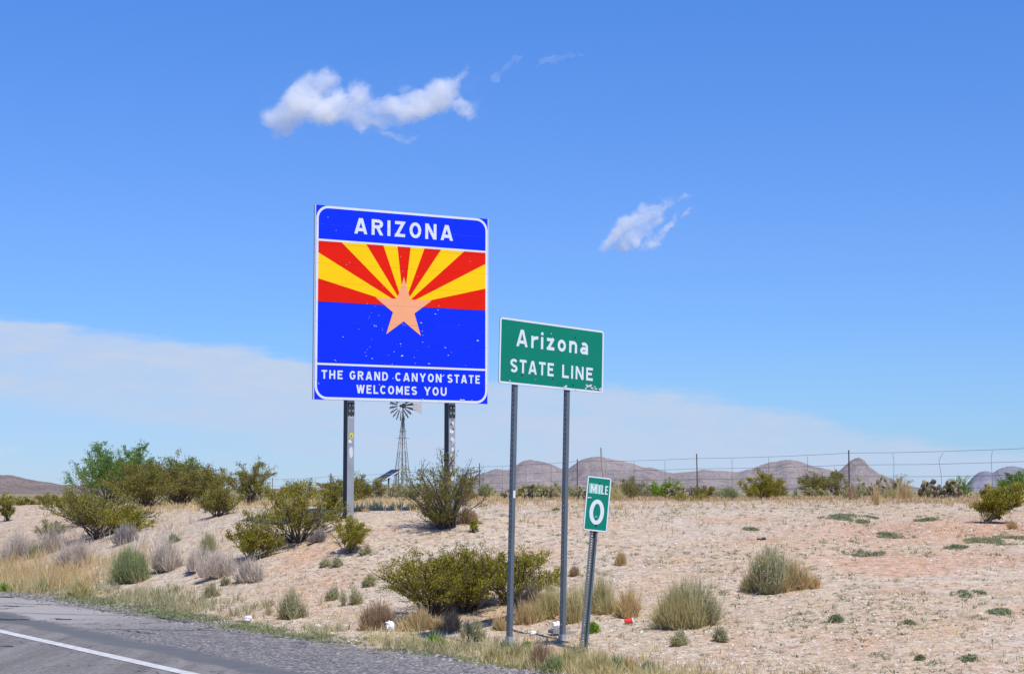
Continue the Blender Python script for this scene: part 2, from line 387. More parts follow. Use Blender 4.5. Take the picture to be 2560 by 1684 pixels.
M['mill'] = metal('weathered_mill_steel', (.22,.20,.185), (.38,.355,.33), 0.3, 0.6)
M['blade'] = metal('mill_blade', (.13,.13,.13), (.25,.25,.24), 0.3, 0.5)
M['vane'] = metal('faded_tail_vane', (.45,.40,.38), (.65,.62,.60), 0.1, 0.6)
M['wood'] = mat('grey_weathered_wood', lambda t: t.mix(t.noise(t.mapping(t.obj, scale=(30,30,2)), 2, 4), (.22,.19,.16), (.48,.44,.38)), 0.9)

def sheet(name, c, var=0.06, rough=0.55):
    def fn(t):
        t.b.inputs['Specular IOR Level'].default_value = 0.08
        n = t.noise(t.obj, 2.2, 5, 0.65)
        return t.mix(0.5, c, t.ramp(n, [(0.3, 1-var*2.2), (0.7, 1.0)]), 'MULTIPLY')
    return mat(name, fn, rough, 0.35)
M['blue'] = sheet('blue_sheeting', (.004,.030,.80), 0.08)
M['red'] = sheet('red_sheeting', (.72,.013,.004))
M['yellow'] = sheet('yellow_sheeting', (.90,.56,.006))
M['copper'] = sheet('copper_star_sheeting', (.84,.37,.19))
M['white'] = sheet('white_sheeting', (.64,.70,.76))
M['green'] = sheet('green_sheeting', (.006,.205,.135), 0.1)
M['palegreen'] = sheet('faded_green_sheeting', (.25,.52,.46), 0.2)
M['peel'] = sheet('bare_chipped_metal', (.60,.66,.72), 0.1)
M['bolt'] = sheet('bolt_head', (.05,.06,.06), 0.1)
M['black'] = sheet('black_ink', (.02,.02,.02), 0.1)
M['stickyellow'] = sheet('yellow_sticker', (.75,.70,.02), 0.1)
M['stickwhite'] = sheet('pale_sticker', (.66,.68,.70), 0.2)
M['stickpink'] = sheet('pink_sticker', (.60,.35,.36), 0.2)
M['paper'] = mat('crumpled_white_plastic', lambda t: t.mix(t.noise(t.obj, 7), (.72,.73,.78), (.86,.86,.88)), 0.5)
M['brownpaper'] = mat('brown_paper', lambda t: t.mix(t.noise(t.obj, 7), (.42,.22,.14), (.55,.32,.22)), 0.8)
M['cupred'] = mat('red_paper_cup', lambda t: (.75,.02,.015), 0.45)
M['cupwhite'] = mat('white_cup_rim', lambda t: (.8,.8,.8), 0.5)
M['slab'] = mat('grey_slab', lambda t: t.mix(t.noise(t.obj, 8), (.17,.18,.18), (.30,.31,.30)), 0.8)
M['cell'] = sheet('solar_cell', (.03,.045,.08), 0.2, 0.25)
M['frame'] = sheet('panel_frame', (.72,.74,.76), 0.1)

# ---------------------------------------------------------------- ground sheet to the horizon
def build_ground():
    rs = np.concatenate([np.linspace(1.5, 9, 20), np.geomspace(9, 70, 560)[1:], np.geomspace(70, 14000, 90)[1:]])
    th = np.concatenate([np.linspace(-180, -24, 60)[:-1], np.linspace(-24, 24, 520), np.linspace(24, 180, 60)[1:-1]])
    th = np.radians(th); nr, nt = len(rs), len(th)
    Rr, Tt = np.meshgrid(rs, th, indexing='ij'); X = Rr*np.sin(Tt); Y = Rr*np.cos(Tt)
    Z = height(X.ravel(), Y.ravel()).reshape(X.shape)
    V = np.stack([X, Y, Z], -1).reshape(-1, 3); V = np.vstack([V, [[0, 0, -0.07]]])
    i, j = np.meshgrid(np.arange(nr-1), np.arange(nt), indexing='ij'); jn = (j+1) % nt
    Q = np.stack([i*nt+j, i*nt+jn, (i+1)*nt+jn, (i+1)*nt+j], -1).reshape(-1, 4)[:, ::-1]
    jj = np.arange(nt); T = np.stack([jj, (jj+1) % nt, np.full(nt, nr*nt)], -1)
    me = mesh_np('ground', V, [Q, T]); me.materials.append(M['sand'])
    me.polygons.foreach_set('use_smooth', [True]*len(me.polygons))
    tag(link('ground', me), kind='structure')
build_ground()

# ---------------------------------------------------------------- road
def road_edge(u): return 7.72 + 0.55*(1-sm(np.asarray(u, float), 9, 20)) + 0.13*fbm(np.asarray(u)*0.9, np.asarray(u)*0+2, 4)
def build_road():
    us = np.concatenate([np.linspace(-60, 4, 20), np.linspace(4, 60, 500)[1:], np.geomspace(60, 900, 40)[1:]])
    e = road_edge(us); V = []; 
    cols_ = [np.full(len(us), -13.0), np.full(len(us), 0.0), np.full(len(us), 5.0), e-0.12, e]
    zs = [0, 0, 0, 0, -0.03]
    P = []
    for c, z in zip(cols_, zs):
        x, y = xy(us, c); P.append(np.stack([x, y, np.full(len(us), float(z))], -1))
    x, y = xy(us, e+0.05); P.append(np.stack([x, y, np.full(len(us), -0.09)], -1))
    V = np.concatenate(P); n = len(us); Q = []
    for c in range(len(P)-1):
        i = np.arange(n-1); Q.append(np.stack([c*n+i, (c+1)*n+i, (c+1)*n+i+1, c*n+i+1], -1))
    me = mesh_np('road', V, Q); me.materials.append(M['asphalt']); r = tag(link('road', me), kind='structure')
    # painted edge line, a sheet just above the asphalt
    us2 = np.concatenate([np.linspace(-20, 60, 300), np.linspace(60, 900, 40)[1:]])
    a = 5.56 + 0.008*fbm(us2*6, us2*0, 3); b = 5.69 + 0.008*fbm(us2*6+9, us2*0, 3); n = len(us2)
    x, y = xy(us2, a); x2, y2 = xy(us2, b)
    V = np.concatenate([np.stack([x, y, np.full(n, .004)], -1), np.stack([x2, y2, np.full(n, .004)], -1)])
    i = np.arange(n-1); me = mesh_np('edge_line', V, [np.stack([i, n+i, n+i+1, i+1], -1)]); me.materials.append(M['line'])
    link('edge_line', me, r)
    # tar filled cracks and patches
    def plane(px, py):
        d = ray(px, py); k = -CAMZ/d[2]; return np.array([d[0]*k, d[1]*k])
    def ribbon(p0, p1, wd, seg=24, taper=True, wob=0.03, z=.006):
        a = plane(*p0); b = plane(*p1); t = np.linspace(0, 1, seg); d = b-a; nn = np.array([-d[1], d[0]])/np.hypot(*d)
        off = wob*fbm(t*6+p0[0], t*0+p0[1], 3)*2
        ww = wd*(0.6+0.7*np.random.rand(seg))*(np.sin(np.pi*np.clip(t, .02, .98))**0.4 if taper else 1)
        c = a+np.outer(t, d)+np.outer(off, nn); L = c-np.outer(ww/2, nn); Rr = c+np.outer(ww/2, nn)
        V = np.concatenate([np.c_[L, np.full(seg, z)], np.c_[Rr, np.full(seg, z)]]); i = np.arange(seg-1)
        me = mesh_np('tar_seam', V, [np.stack([i, seg+i, seg+i+1, i+1], -1)]); me.materials.append(M['tar']); link('tar_seam', me, r)
    ribbon((-40, 1507), (175, 1511), .035); ribbon((-60, 1529), (345, 1539), .03); ribbon((-30, 1491), (40, 1493), .12)
    ribbon((-30, 1513), (62, 1515), .08); ribbon((128, 1546), (182, 1548), .09); ribbon((-50, 1546), (75, 1549), .12)
    ribbon((150, 1569), (560, 1577), .028); ribbon((300, 1573), (385, 1584), .03); ribbon((240, 1524), (266, 1527), .06)
    ribbon((385, 1540), (420, 1547), .05); ribbon((-40, 1612), (35, 1616), .06); ribbon((560, 1580), (900, 1612), .02)
    ribbon((395, 1543), (480, 1556), .10)
build_road()

# ---------------------------------------------------------------- mountains
def ridge(name, prof, D, depth, m, label, seed, x_pad=None, rough=1.0):
    px = np.array([p[0] for p in prof], float); py = np.array([p[1] for p in prof], float)
    n = 260; k = 60
    xs = np.linspace(px[0], px[-1], n); ys = np.interp(xs, px, py)
    # rounded slightly
    ker = np.array([1,2,3,2,1])/9; ys = np.convolve(np.pad(ys, 2, 'edge'), ker, 'valid') + fbm(xs/22+seed, xs*0+seed, 4, .65)*2.6*rough
    X = (xs-1280)/F*D*1.0; Zc = (HZ-ys)/F*D
    V = []
    ts = np.linspace(0, 1, k)
    for j, t in enumerate(ts):           # t 0 = front foot, 0.55 = crest, 1 = back foot
        f = sm(t, 0, 0.55) if t <= 0.55 else 1-sm(t, 0.55, 1.0)
        f = f**0.85 if t <= .55 else f
        spur = fbm(X/D*38+seed, np.full(n, t*3.5)+seed, 5, 0.55)
        gully = -np.abs(fbm(X/D*60+seed*2, np.full(n, t*1.6), 4))*0.9+0.25
        amp = Zc.max()*0.30*rough
        z = -6 + (Zc+6+CAMZ)*f + (spur*0.6+gully*0.5)*amp*np.sin(np.pi*min(t/0.55, 1))*(t < .55)
        z = np.minimum(z, -6+(Zc+6+CAMZ)*np.maximum(f, 0.15)*1.02 + amp*0.12*(1-abs(t-.4)))
        if abs(t-0.55) < 0.01: z = Zc + CAMZ + fbm(X/D*500, X*0, 2)*Zc.max()*0.015
        Yv = D*(1) + (t-0.55)*depth
        V.append(np.stack([X*(Yv/D)**1.0, np.full(n, Yv), z], -1))
    V = np.concatenate(V); i, j = np.meshgrid(np.arange(k-1), np.arange(n-1), indexing='ij')
    Q = np.stack([i*n+j, i*n+j+1, (i+1)*n+j+1, (i+1)*n+j], -1).reshape(-1, 4)
    me = mesh_np(name, V, [Q]); me.materials.append(m); me.polygons.foreach_set('use_smooth', [True]*len(me.polygons))
    return tag(link(name, me), kind='structure')
ridge('mountain_range', [(1080,1232),(1150,1205),(1215,1181),(1240,1170),(1262,1177),(1288,1168),(1308,1152),(1330,1150),(1370,1157),(1398,1171),(1418,1175),(1440,1158),(1468,1143),(1500,1141),(1530,1149),(1570,1155),(1600,1165),(1640,1171),(1680,1183),(1720,1179),(1760,1174),(1800,1178),(1850,1180),(1880,1172),(1920,1157),(1962,1149),(2000,1152),(2030,1166),(2060,1171),(2090,1180),(2130,1200),(2200,1225),(2300,1240)], 2600, 900, M['mtn'], None, 4)
ridge('conical_peak', [(2020,1232),(2060,1205),(2088,1183),(2106,1168),(2122,1153),(2136,1145),(2146,1144),(2158,1151),(2170,1166),(2195,1184),(2225,1196),(2262,1212),(2330,1228)], 2250, 420, M['mtn'], None, 9, rough=.5)
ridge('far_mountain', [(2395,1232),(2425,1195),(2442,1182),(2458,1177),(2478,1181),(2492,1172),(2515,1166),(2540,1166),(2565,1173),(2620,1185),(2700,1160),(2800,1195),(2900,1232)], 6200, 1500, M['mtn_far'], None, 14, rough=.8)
ridge('left_mountain', [(-500,1222),(-300,1190),(-150,1178),(-40,1184),(10,1187),(40,1189),(80,1199),(130,1206),(165,1212),(205,1214),(240,1208),(300,1220),(420,1228)], 1500, 600, M['mtn_left'], None, 21)
ridge('low_far_hill', [(600,1233),(680,1222),(760,1214),(800,1217),(870,1222),(960,1218),(1020,1214),(1080,1218),(1150,1230)], 4200, 700, M['mtn_left'], None, 31, rough=.6)

# ---------------------------------------------------------------- clouds (volumes in the air)
def cloud(name, D, box, blobs, label, dens, seed, nscale, thr=0.0, depth=150):
    """box: pixel bounds; blobs: (cx,cy,rx,ry,rot_deg) in pixels"""
    x0, y0, x1, y1 = box; s = D/F
    cx, cy = (x0+x1)/2, (y0+y1)/2; c = at(cx, cy, D); c = Vector(c)
    m = bpy.data.materials.new('cloud_vapour'); m.use_nodes = True; m.node_tree.nodes.clear(); t = NT(m.node_tree)
    tc = t.new('ShaderNodeTexCoord'); P = tc.outputs['Object']
    warp = t.noise(P, nscale*0.55, 4, 0.6, out=1)
    wv = t.vmath('SUBTRACT', warp, (.5,.5,.5)); sc1 = t.n.new('ShaderNodeVectorMath'); sc1.operation = 'SCALE'
    t.l.new(wv, sc1.inputs[0]); sc1.inputs['Scale'].default_value = 110*s
    Pw = t.vmath('ADD', P, sc1.outputs[0])
    acc = None
    for (bx, by, rx, ry, rot, wgt) in blobs:
        q = t.mapping(Pw, rot=(0, 0, 0), loc=(0, 0, 0))
        q = t.vmath('SUBTRACT', q, ((bx-cx)*s, 0, -(by-cy)*s))
        q = t.mapping(q, rot=(0, R(-rot), 0))
        rx *= 1.16; ry *= 1.10; q = t.mapping(q, scale=(1/(rx*s), 1/(max(ry, 22)*.62*s), 1/(ry*s)))
        d = t.math('MULTIPLY', t.math('SUBTRACT', 1.0, t.vmath('LENGTH', q), clamp=True), wgt)
        acc = d if acc is None else t.math('SMOOTH_MAX', acc, d, 0.15)
    nz = t.noise(Pw, nscale, 7, 0.62)
    nz = t.math('MULTIPLY', t.math('SUBTRACT', nz, 0.5), 1.5)
    fr = t.math('MULTIPLY', t.math('SUBTRACT', t.noise(t.mapping(Pw, rot=(0, R(30), 0), scale=(1, 1.4, 2.0)), nscale*3.4, 8, 0.78, dist=0.8), 0.5), 1.7)
    nz = t.math('ADD', t.math('MULTIPLY', nz, 0.45), t.math('MULTIPLY', fr, 0.80))
    v = t.math('SUBTRACT', t.math('ADD', acc, nz), 0.17+thr)
    v = t.math('MULTIPLY', v, t.sstep(acc, 0.05, 0.26))
    v = t.math('POWER', t.math('MULTIPLY', v, 2.2, clamp=True), 1.2)
    v = t.math('MULTIPLY', v, dens)
    pv = t.new('ShaderNodeVolumePrincipled'); pv.inputs['Color'].default_value = (1,1,1,1); pv.inputs['Anisotropy'].default_value = 0.0
    t.l.new(v, pv.inputs['Density'])
    # white albedo; multiple scattering inside the cloud comes from the volume bounces
    out = t.new('ShaderNodeOutputMaterial'); t.l.new(pv.outputs[0], out.inputs['Volume'])
    b = MB(); n1_, n2_ = 20, 12; W_, H_ = (x1-x0)*s/2, (y1-y0)*s/2; Dp = depth*s/2
    b.box((0,0,0), (W_*2, Dp*2, H_*2))
    o = b.build(name, m); o.location = c; tag(o, label, 'cloud')
    try: m.volume_sampling = 'MULTIPLE_IMPORTANCE'
    except Exception: pass
    try: m.cycles.volume_step_rate = 0.2
    except Exception: pass
    return o
cloud('cloud', 4200, (640,150,1240,370), [(705,290,60,42,-12,1.15),(750,245,75,55,-35,1.25),(800,215,48,45,-50,.9),(820,270,75,48,0,1.1),(890,250,46,55,-60,.8),(905,290,105,32,4,1.05),(985,268,95,40,-8,1.0),(1000,222,32,26,-50,.55),(1060,262,110,48,-10,1.25),(1110,235,70,52,-38,1.2),(1150,200,60,22,-48,.75),(1165,262,55,24,14,.85),(678,320,28,26,-60,.62),(975,325,80,16,18,.55),(1030,338,45,12,0,.5)],
      'long white puffy cloud high above the blue welcome sign', 0.034, 1, 0.0125, -0.04, 110)
cloud('cloud', 4200, (1490,465,1750,640), [(1535,592,48,24,-42,1.15),(1565,570,60,28,-32,1.2),(1610,545,70,28,-38,1.1),(1650,510,55,20,-35,.8),(1705,487,32,11,-15,.7),(1572,612,34,17,0,.95),(1640,598,30,17,-25,.9),(1668,568,48,11,-50,.75),(1722,532,28,8,-50,.6),(1600,585,60,24,-30,1.0),(1625,565,45,20,-35,.9)],
      'small torn white cloud to the right of the signs, alone in the lower blue sky', 0.042, 2, 0.016, -0.06, 100)
cloud('cloud', 4200, (1225,120,1315,210), [(1253,190,22,10,-40,.85),(1275,165,28,9,-60,.85),(1288,140,20,11,-45,.9)],
      'faint upright wisp of cloud just right of the long white cloud', 0.012, 3, 0.02, -0.12)
cloud('cloud', 4200, (1335,118,1475,180), [(1375,158,38,9,-10,.85),(1415,143,36,8,-22,.8),(1450,142,16,6,0,.6)],
      'faint flat wisp of cloud at the right end of the row of high wisps', 0.010, 4, 0.02, -0.12)
cloud('cloud', 6500, (-60,1095,62,1150), [(0,1125,50,19,5,1.1),(25,1128,28,13,0,.9)],
      'pale blurry cloud low over the mountain at the left edge', 0.008, 5, 0.012, -0.08)

# ---------------------------------------------------------------- lettering (uniform stroke highway letters)
def arc(cx, cy, rx, ry, a0, a1, n=10):
    return [(cx+rx*math.cos(R(a0+(a1-a0)*i/n)), cy+ry*math.sin(R(a0+(a1-a0)*i/n))) for i in range(n+1)]
S = 0.19       # stroke, in cap heights
h_ = S/2
def G():
    g = {}
    g['A'] = (.78, [[(h_*.75,-.10),(.385,1.06)], [(.395,1.06),(.78-h_*.75,-.10)], [(.18,.27),(.60,.27)]])
    g['R'] = (.70, [[(h_,0),(h_,1)], [(h_,1-h_),(.30,1-h_)]+arc(.36,.715,.235,.19,90,-90)+[(h_,.52)], [(.33,.55),(.64,-.08)]])
    g['I'] = (.19, [[(h_,0),(h_,1)]])
    g['Z'] = (.66, [[(0.03,1-h_),(.56,1-h_)], [(.60,1.05),(.06,-.05)], [(.03,h_),(.64,h_)]])
    g['O'] = (.72, [arc(.36,.5,.36-h_,.5-h_,0,360,28)])
    g['N'] = (.70, [[(h_,0),(h_,1)], [(h_-.02,1.05),(.70-h_+.02,-.05)], [(.70-h_,0),(.70-h_,1)]])
    g['T'] = (.62, [[(0,1-h_),(.62,1-h_)], [(.31,0),(.31,1-h_)]])
    g['H'] = (.68, [[(h_,0),(h_,1)], [(.68-h_,0),(.68-h_,1)], [(h_,.51),(.68-h_,.51)]])
    g['E'] = (.58, [[(h_,0),(h_,1)], [(h_,1-h_),(.58,1-h_)], [(h_,.52),(.50,.52)], [(h_,h_),(.58,h_)]])
    g['G'] = (.71, [arc(.36,.5,.36-h_,.5-h_,38,322,20)+[(.62,.43)], [(.40,.46),(.68,.46)]])
    g['D'] = (.70, [[(h_,0),(h_,1)], [(h_,1-h_),(.30,1-h_)]+arc(.30,.5,.31,.5-h_,90,-90,14)+[(h_,h_)]])
    g['C'] = (.70, [arc(.36,.5,.36-h_,.5-h_,42,318,20)])
    g['Y'] = (.74, [[(h_*.5,1.08),(.37,.42)], [(.74-h_*.5,1.08),(.37,.42)], [(.37,0),(.37,.5)]])
    g['S'] = (.66, [arc(.33,.715,.235,.19,25,270,14)[:-1]+arc(.33,.285,.235,.19,90,-155,14)])
    g['W'] = (.92, [[(h_*.6,1.08),(.26,-.05)], [(.25,-.05),(.465,1.0)], [(.455,1.0),(.67,-.05)], [(.66,-.05),(.92-h_*.6,1.08)]])
    g['L'] = (.56, [[(h_,0),(h_,1)], [(h_,h_),(.56,h_)]])
    g['M'] = (.80, [[(h_,0),(h_,1)], [(h_-.03,1.05),(.41,.22)], [(.39,.22),(.83-h_,1.05)], [(.80-h_,0),(.80-h_,1)]])
    g['U'] = (.70, [[(h_,1),(h_,.36)]+arc(.35,.36,.35-h_,.36-h_,180,360,14)+[(.70-h_,1)]])
    g['r'] = (.45, [[(h_,0),(h_,.72)], arc(.40,.36,.31,.27,165,75,8)])
    g['i'] = (.20, [[(h_,0),(h_,.72)], [(h_,.83),(h_,1.0)]])
    g['z'] = (.54, [[(.02,.72-h_),(.48,.72-h_)], [(.47,.72),(.07,0)], [(.02,h_),(.53,h_)]])
    g['o'] = (.60, [arc(.30,.36,.30-h_,.36-h_,0,360,24)])
    g['n'] = (.58, [[(h_,0),(h_,.72)], arc(.30,.42,.29-h_,.21,165,0,10)+[(.58-h_,0)]])
    g['a'] = (.58, [arc(.29,.44,.19,.19,140,0,9)+[(.58-h_,0)], arc(.27,.22,.185,.135,20,380,16)])
    g['0'] = (.60, [arc(.30,.5,.30-h_,.5-h_,0,360,28)])
    return g
GL = G()
def stroke_poly(pts, wd):
    """quad strip with mitred joints, returns list of quads (x,z)"""
    q = [pts[0]]
    for p in pts[1:]:
        if math.dist(p, q[-1]) > 1e-5: q.append(p)
    pts = q; n = len(pts); closed = math.dist(pts[0], pts[-1]) < 1e-4; L = []
    if closed: pts = pts[:-1]; n -= 1
    for i in range(n):
        a = pts[(i-1) % n] if (closed or i > 0) else None; c = pts[(i+1) % n] if (closed or i < n-1) else None; b = pts[i]
        def nrm(p, q): d = math.dist(p, q); return (-(q[1]-p[1])/d, (q[0]-p[0])/d)
        if a is None: m = nrm(b, c); k = 1
        elif c is None: m = nrm(a, b); k = 1
        else:
            n1, n2 = nrm(a, b), nrm(b, c); m = (n1[0]+n2[0], n1[1]+n2[1]); l = math.hypot(*m) or 1e-6
            m = (m[0]/l, m[1]/l); k = min(1/max(m[0]*n1[0]+m[1]*n1[1], .3), 2.0)
        L.append(((b[0]-m[0]*wd/2*k, b[1]-m[1]*wd/2*k), (b[0]+m[0]*wd/2*k, b[1]+m[1]*wd/2*k)))
    rng = range(n if closed else n-1)
    return [(L[i][0], L[(i+1) % n][0], L[(i+1) % n][1], L[i][1]) for i in rng]
def word_width(txt, sp): return sum(GL[c][0] for c in txt)+sp*(len(txt)-1)
def word(root, m, txt, x0, x1, z0, cap, y, spacing=.20, weight=None, seams=None, name='letter'):
    """txt stretched between x0 and x1 with baseline z0; every letter a part, each stroke slightly proud of the last"""
    wd = word_width(txt, spacing); k = (x1-x0)/wd; x = x0; q = 0
    for ch in txt:
        W_, strokes = GL[ch]; mb = MB()
        for st in strokes:
            q += 1; yy = y - 0.0003*(q % 4)
            st2 = [(x+p[0]*k, z0+p[1]*cap) for p in st]
            for quad in stroke_poly(st2, (weight or S)*cap):
                quad = clip_poly(list(quad), -9, z0, 9, z0+cap*(1.0))
                if quad: mb.add([(p[0], yy, p[1]) for p in quad], [tuple(range(len(quad)))])
        o = mb.build(name, m, root)
        if seams: cut_seams(o, seams)
        x += (W_+spacing)*k
def cut_seams(o, seams, gap=.0018):
    """remove what lies over the joints between the planks"""
    import bmesh
    bm = bmesh.new(); bm.from_mesh(o.data)
    for z in seams:
        for zz in (z-gap/2, z+gap/2):
            bmesh.ops.bisect_plane(bm, geom=bm.verts[:]+bm.edges[:]+bm.faces[:], plane_co=(0,0,zz), plane_no=(0,0,1), dist=1e-6)
        bad = [f for f in bm.faces if abs(f.calc_center_median().z-z) < gap/2*0.98]
        bmesh.ops.delete(bm, geom=bad, context='FACES')
    bm.to_mesh(o.data); bm.free()
def rounded(x0, z0, x1, z1, r, n=8):
    p = []
    for (cx, cz, a) in ((x1-r, z1-r, 0), (x0+r, z1-r, 90), (x0+r, z0+r, 180), (x1-r, z0+r, 270)):
        p += arc(cx, cz, r, r, a, a+90, n)
    return p
def border(mb, x0, z0, x1, z1, r, wd, y):
    o_ = rounded(x0, z0, x1, z1, r); i_ = rounded(x0+wd, z0+wd, x1-wd, z1-wd, max(r-wd, .004)); n = len(o_)
    mb.add([(p[0], y, p[1]) for p in o_]+[(p[0], y, p[1]) for p in i_], [(i, (i+1) % n, n+(i+1) % n, n+i) for i in range(n)])
def clip_poly(poly, x0, z0, x1, z1):
    def cl(P, f, g):
        out = []
        for i in range(len(P)):
            a, b = P[i], P[(i+1) % len(P)]; fa, fb = f(a), f(b)
            if fa >= 0: out.append(a)
            if fa*fb < 0: t = fa/(fa-fb); out.append((a[0]+(b[0]-a[0])*t, a[1]+(b[1]-a[1])*t))
        return out
    for f in (lambda p: p[0]-x0, lambda p: x1-p[0], lambda p: p[1]-z0, lambda p: z1-p[1]):
        poly = cl(poly, f, None)
        if len(poly) < 3: return []
    return poly
def fleck(mb, x, z, r, y, rnd):
    n = 7; a0 = rnd.random()*6; mb.add([(x+r*(.5+rnd.random())*1.5*math.cos(a0+k*2*math.pi/n), y, z+r*(.4+.6*rnd.random())*math.sin(a0+k*2*math.pi/n)) for k in range(n)], [tuple(range(n))])

# ---------------------------------------------------------------- the big blue welcome sign
def welcome_sign():
    ang = math.atan2(.465, .885)
    PL = at(784, 998, 25.9); W = 0
    # width so that the far edge lands at its pixel
    d = ray(1217, 1010); d = d/d[1]
    W = (d[0]*PL.y-PL.x)/(math.cos(ang)-d[0]*math.sin(ang))
    H = 490*25.9/F*1.004
    ex = Vector((math.cos(ang), math.sin(ang), 0)); g0 = PL + ex*W*0.48
    gz = hgt(g0.x, g0.y); root = empty('welcome_sign', (PL.x, PL.y, gz), ang,
        'big square blue welcome sign with red and yellow sun rays and a copper star', 'road sign')
    zb = PL.z-gz                        # bottom of panel, local
    def u_(f): return f*W
    def v_(f): return zb+H*(1-f)
    npl = 10; seams = [zb+H*i/npl for i in range(1, npl)]
    for i in range(npl):
        b = MB(); b.box((W/2, .0, zb+H*(i+.5)/npl), (W, .05, H/npl-.0022))
        o = b.build('plank', M['blue'], root); 
        o.data.materials.append(M['alu'])
        for p in o.data.polygons:
            if p.normal.y > -.5: p.material_index = 1
    for x in (-.008, W+.008):
        b = MB(); b.box((x, .004, zb+H/2), (.014, .052, H)); b.build('edge_trim', M['alu'], root)
    yf = -.0275
    # white border and the two bars
    b = MB(); bw = .0125*H
    border(b, .004, zb+.004, W-.004, zb+H-.004, .068*W, bw, yf)
    for f in (.1805, .818):
        b.box((W/2, yf, v_(f)), (W-.01-bw*2, .0006, .0105*H))
    o = b.build('border', M['white'], root); cut_seams(o, seams)
    # sun rays
    cx, cz = W/2, v_(.498); z1 = v_(.1805+.0055); x0, x1 = .004+bw, W-.004-bw
    for k in range(13):
        a0, a1 = 180/13*k, 180/13*(k+1); Rr = 5
        tri = [(cx, cz), (cx+Rr*math.cos(R(a0)), cz+Rr*math.sin(R(a0))), (cx+Rr*math.cos(R(a1)), cz+Rr*math.sin(R(a1)))]
        P = clip_poly(tri, x0, cz, x1, z1)
        if P:
            b = MB(); b.add([(p[0], yf, p[1]) for p in P], [tuple(range(len(P)))])
            o = b.build(*(('red_sun_ray', M['red']) if k % 2 == 0 else ('yellow_sun_ray', M['yellow'])), root); cut_seams(o, seams)
    # star
    b = MB(); Rs = .1690*H; rs = Rs*.382; sz = v_(.5146)
    P = [(cx+(Rs if k % 2 == 0 else rs)*math.sin(math.pi*k/5), sz+(Rs if k % 2 == 0 else rs)*math.cos(math.pi*k/5)) for k in range(10)]
    b.add([(p[0], yf-.002, p[1]) for p in P]+[(cx, yf-.002, sz)], [(k, (k+1) % 10, 10) for k in range(10)])
    o = b.build('star', M['copper'], root); cut_seams(o, seams)
    # words
    word(root, M['white'], 'ARIZONA', u_(.213), u_(.789), v_(.1345), .0825*H, yf-.001, .24, .205, seams)
    def cu(x): return (x-85)/((x-85)+(1329-x)*1.054)
    z0 = v_(.893)
    for t_, a, c in (('THE', 135, 287), ('GRAND', 337, 613), ('CANYON', 665, 998), ('STATE', 1040, 1273)):
        word(root, M['white'], t_, u_(cu(a)), u_(cu(c)), z0, .0445*H, yf-.001, .24, .20, seams)
    z0 = v_(.963)
    for t_, a, c in (('WELCOMES', 388, 822), ('YOU', 873, 1035)):
        word(root, M['white'], t_, u_(cu(a)), u_(cu(c)), z0, .0445*H, yf-.001, .22, .20, seams)
    # chips where the sheeting is gone (positions read from the photograph's face)
    b = MB(); rnd = random.Random(5)
    def face(x, y):   # crop pixel -> local
        u = cu(x); yt = 55+(x-92)*.0824; yb = 1472+(x-72)*.0303
        return u*W, zb+H*(1-(y-yt)/(yb-yt))
    ch = [(516,800,2),(490,846,2),(543,866,2.5),(475,873,2.5),(473,886,2.5),(512,938,4),(524,944,4.5),(514,946,3),(401,966,2.5),(287,1021,4),(570,960,2),(572,972,2),(492,1041,2),
          (718,930,4),(733,939,3),(850,920,6),(970,826,5),(952,856,5),(977,797,3),(858,980,4),(862,1010,3),(860,1061,4),(1257,1050,8),(1023,1102,5.5),(1045,1157,5.5),(1068,1135,3),(702,1073,5.5),(702,1090,2.5),
          (655,1130,4),(614,1153,3),(710,1161,8),(716,1157,5),(801,1171,3),(480,1095,3),(462,1114,3),(450,1135,3),(455,1160,4),(499,1179,5.5),(228,1188,4),(237,1195,4),(907,1217,5.5),(642,1218,3),(809,1214,3),(700,437,3),
          (308,496,3),(328,480,2.5),(715,542,2.5),(1202,470,3),(820,582,2.5),(170,148,3),(230,245,3),(647,1322,6),(1005,1306,6),(1015,1300,5),(116,1358,4),(550,1368,5),(864,1477,9),(1138,1480,10),(1152,1482,10),(985,1483,4),(1215,1480,4),(1170,1230,3),
          (575,655,2.5),(460,780,2.5),(340,668,2),(1120,936,2),(905,1095,2.5),(820,1122,2)]
    for (x, y, r) in ch:
        X, Z = face(x, y); fleck(b, X, Z, r/2.9*25.9/F*.8, yf-.0045, rnd)
    tag(b.build('paint_chip', M['peel'], root), kind='stuff')
    # posts: wide flange beams
    for f in (.213, .797):
        x = f*W; gx = PL+ex*x; gl = hgt(gx.x, gx.y)-gz-.5; top = zb+H*.9
        b = MB(); fw = .112; dp = .17; y0 = .035
        b.box((x, y0+.005, (gl+top)/2), (fw, .010, top-gl))
        b.box((x, y0+dp, (gl+top)/2), (fw, .010, top-gl))
        p = b.build('flange', M['galv'], root)
        b = MB(); b.box((x, y0+dp/2+.0025, (gl+top)/2), (.010, dp-.016, top-gl))  # dark colour paints the shade between the flanges
        # added plate closing the beam side, coloured dark to paint its shade
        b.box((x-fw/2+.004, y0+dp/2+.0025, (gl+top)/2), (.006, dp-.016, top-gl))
        b.build('web_shade', M['dark_steel_and_shade'], root)
        rnd = random.Random(int(f*100)); 
        # break-away bolt plate under the panel
        b = MB(); b.box((x, y0-.006, zb-.13), (fw*.96, .010, .20)); b.build('fuse_plate', M['dark_steel_and_shade'], root)
        for zz in (zb-.07, zb-.16):
            for xx in (-.027, .027): b = MB(); b.box((x+xx, y0-.014, zz), (.020, .008, .032)); b.build('bolt', M['galv'], root)
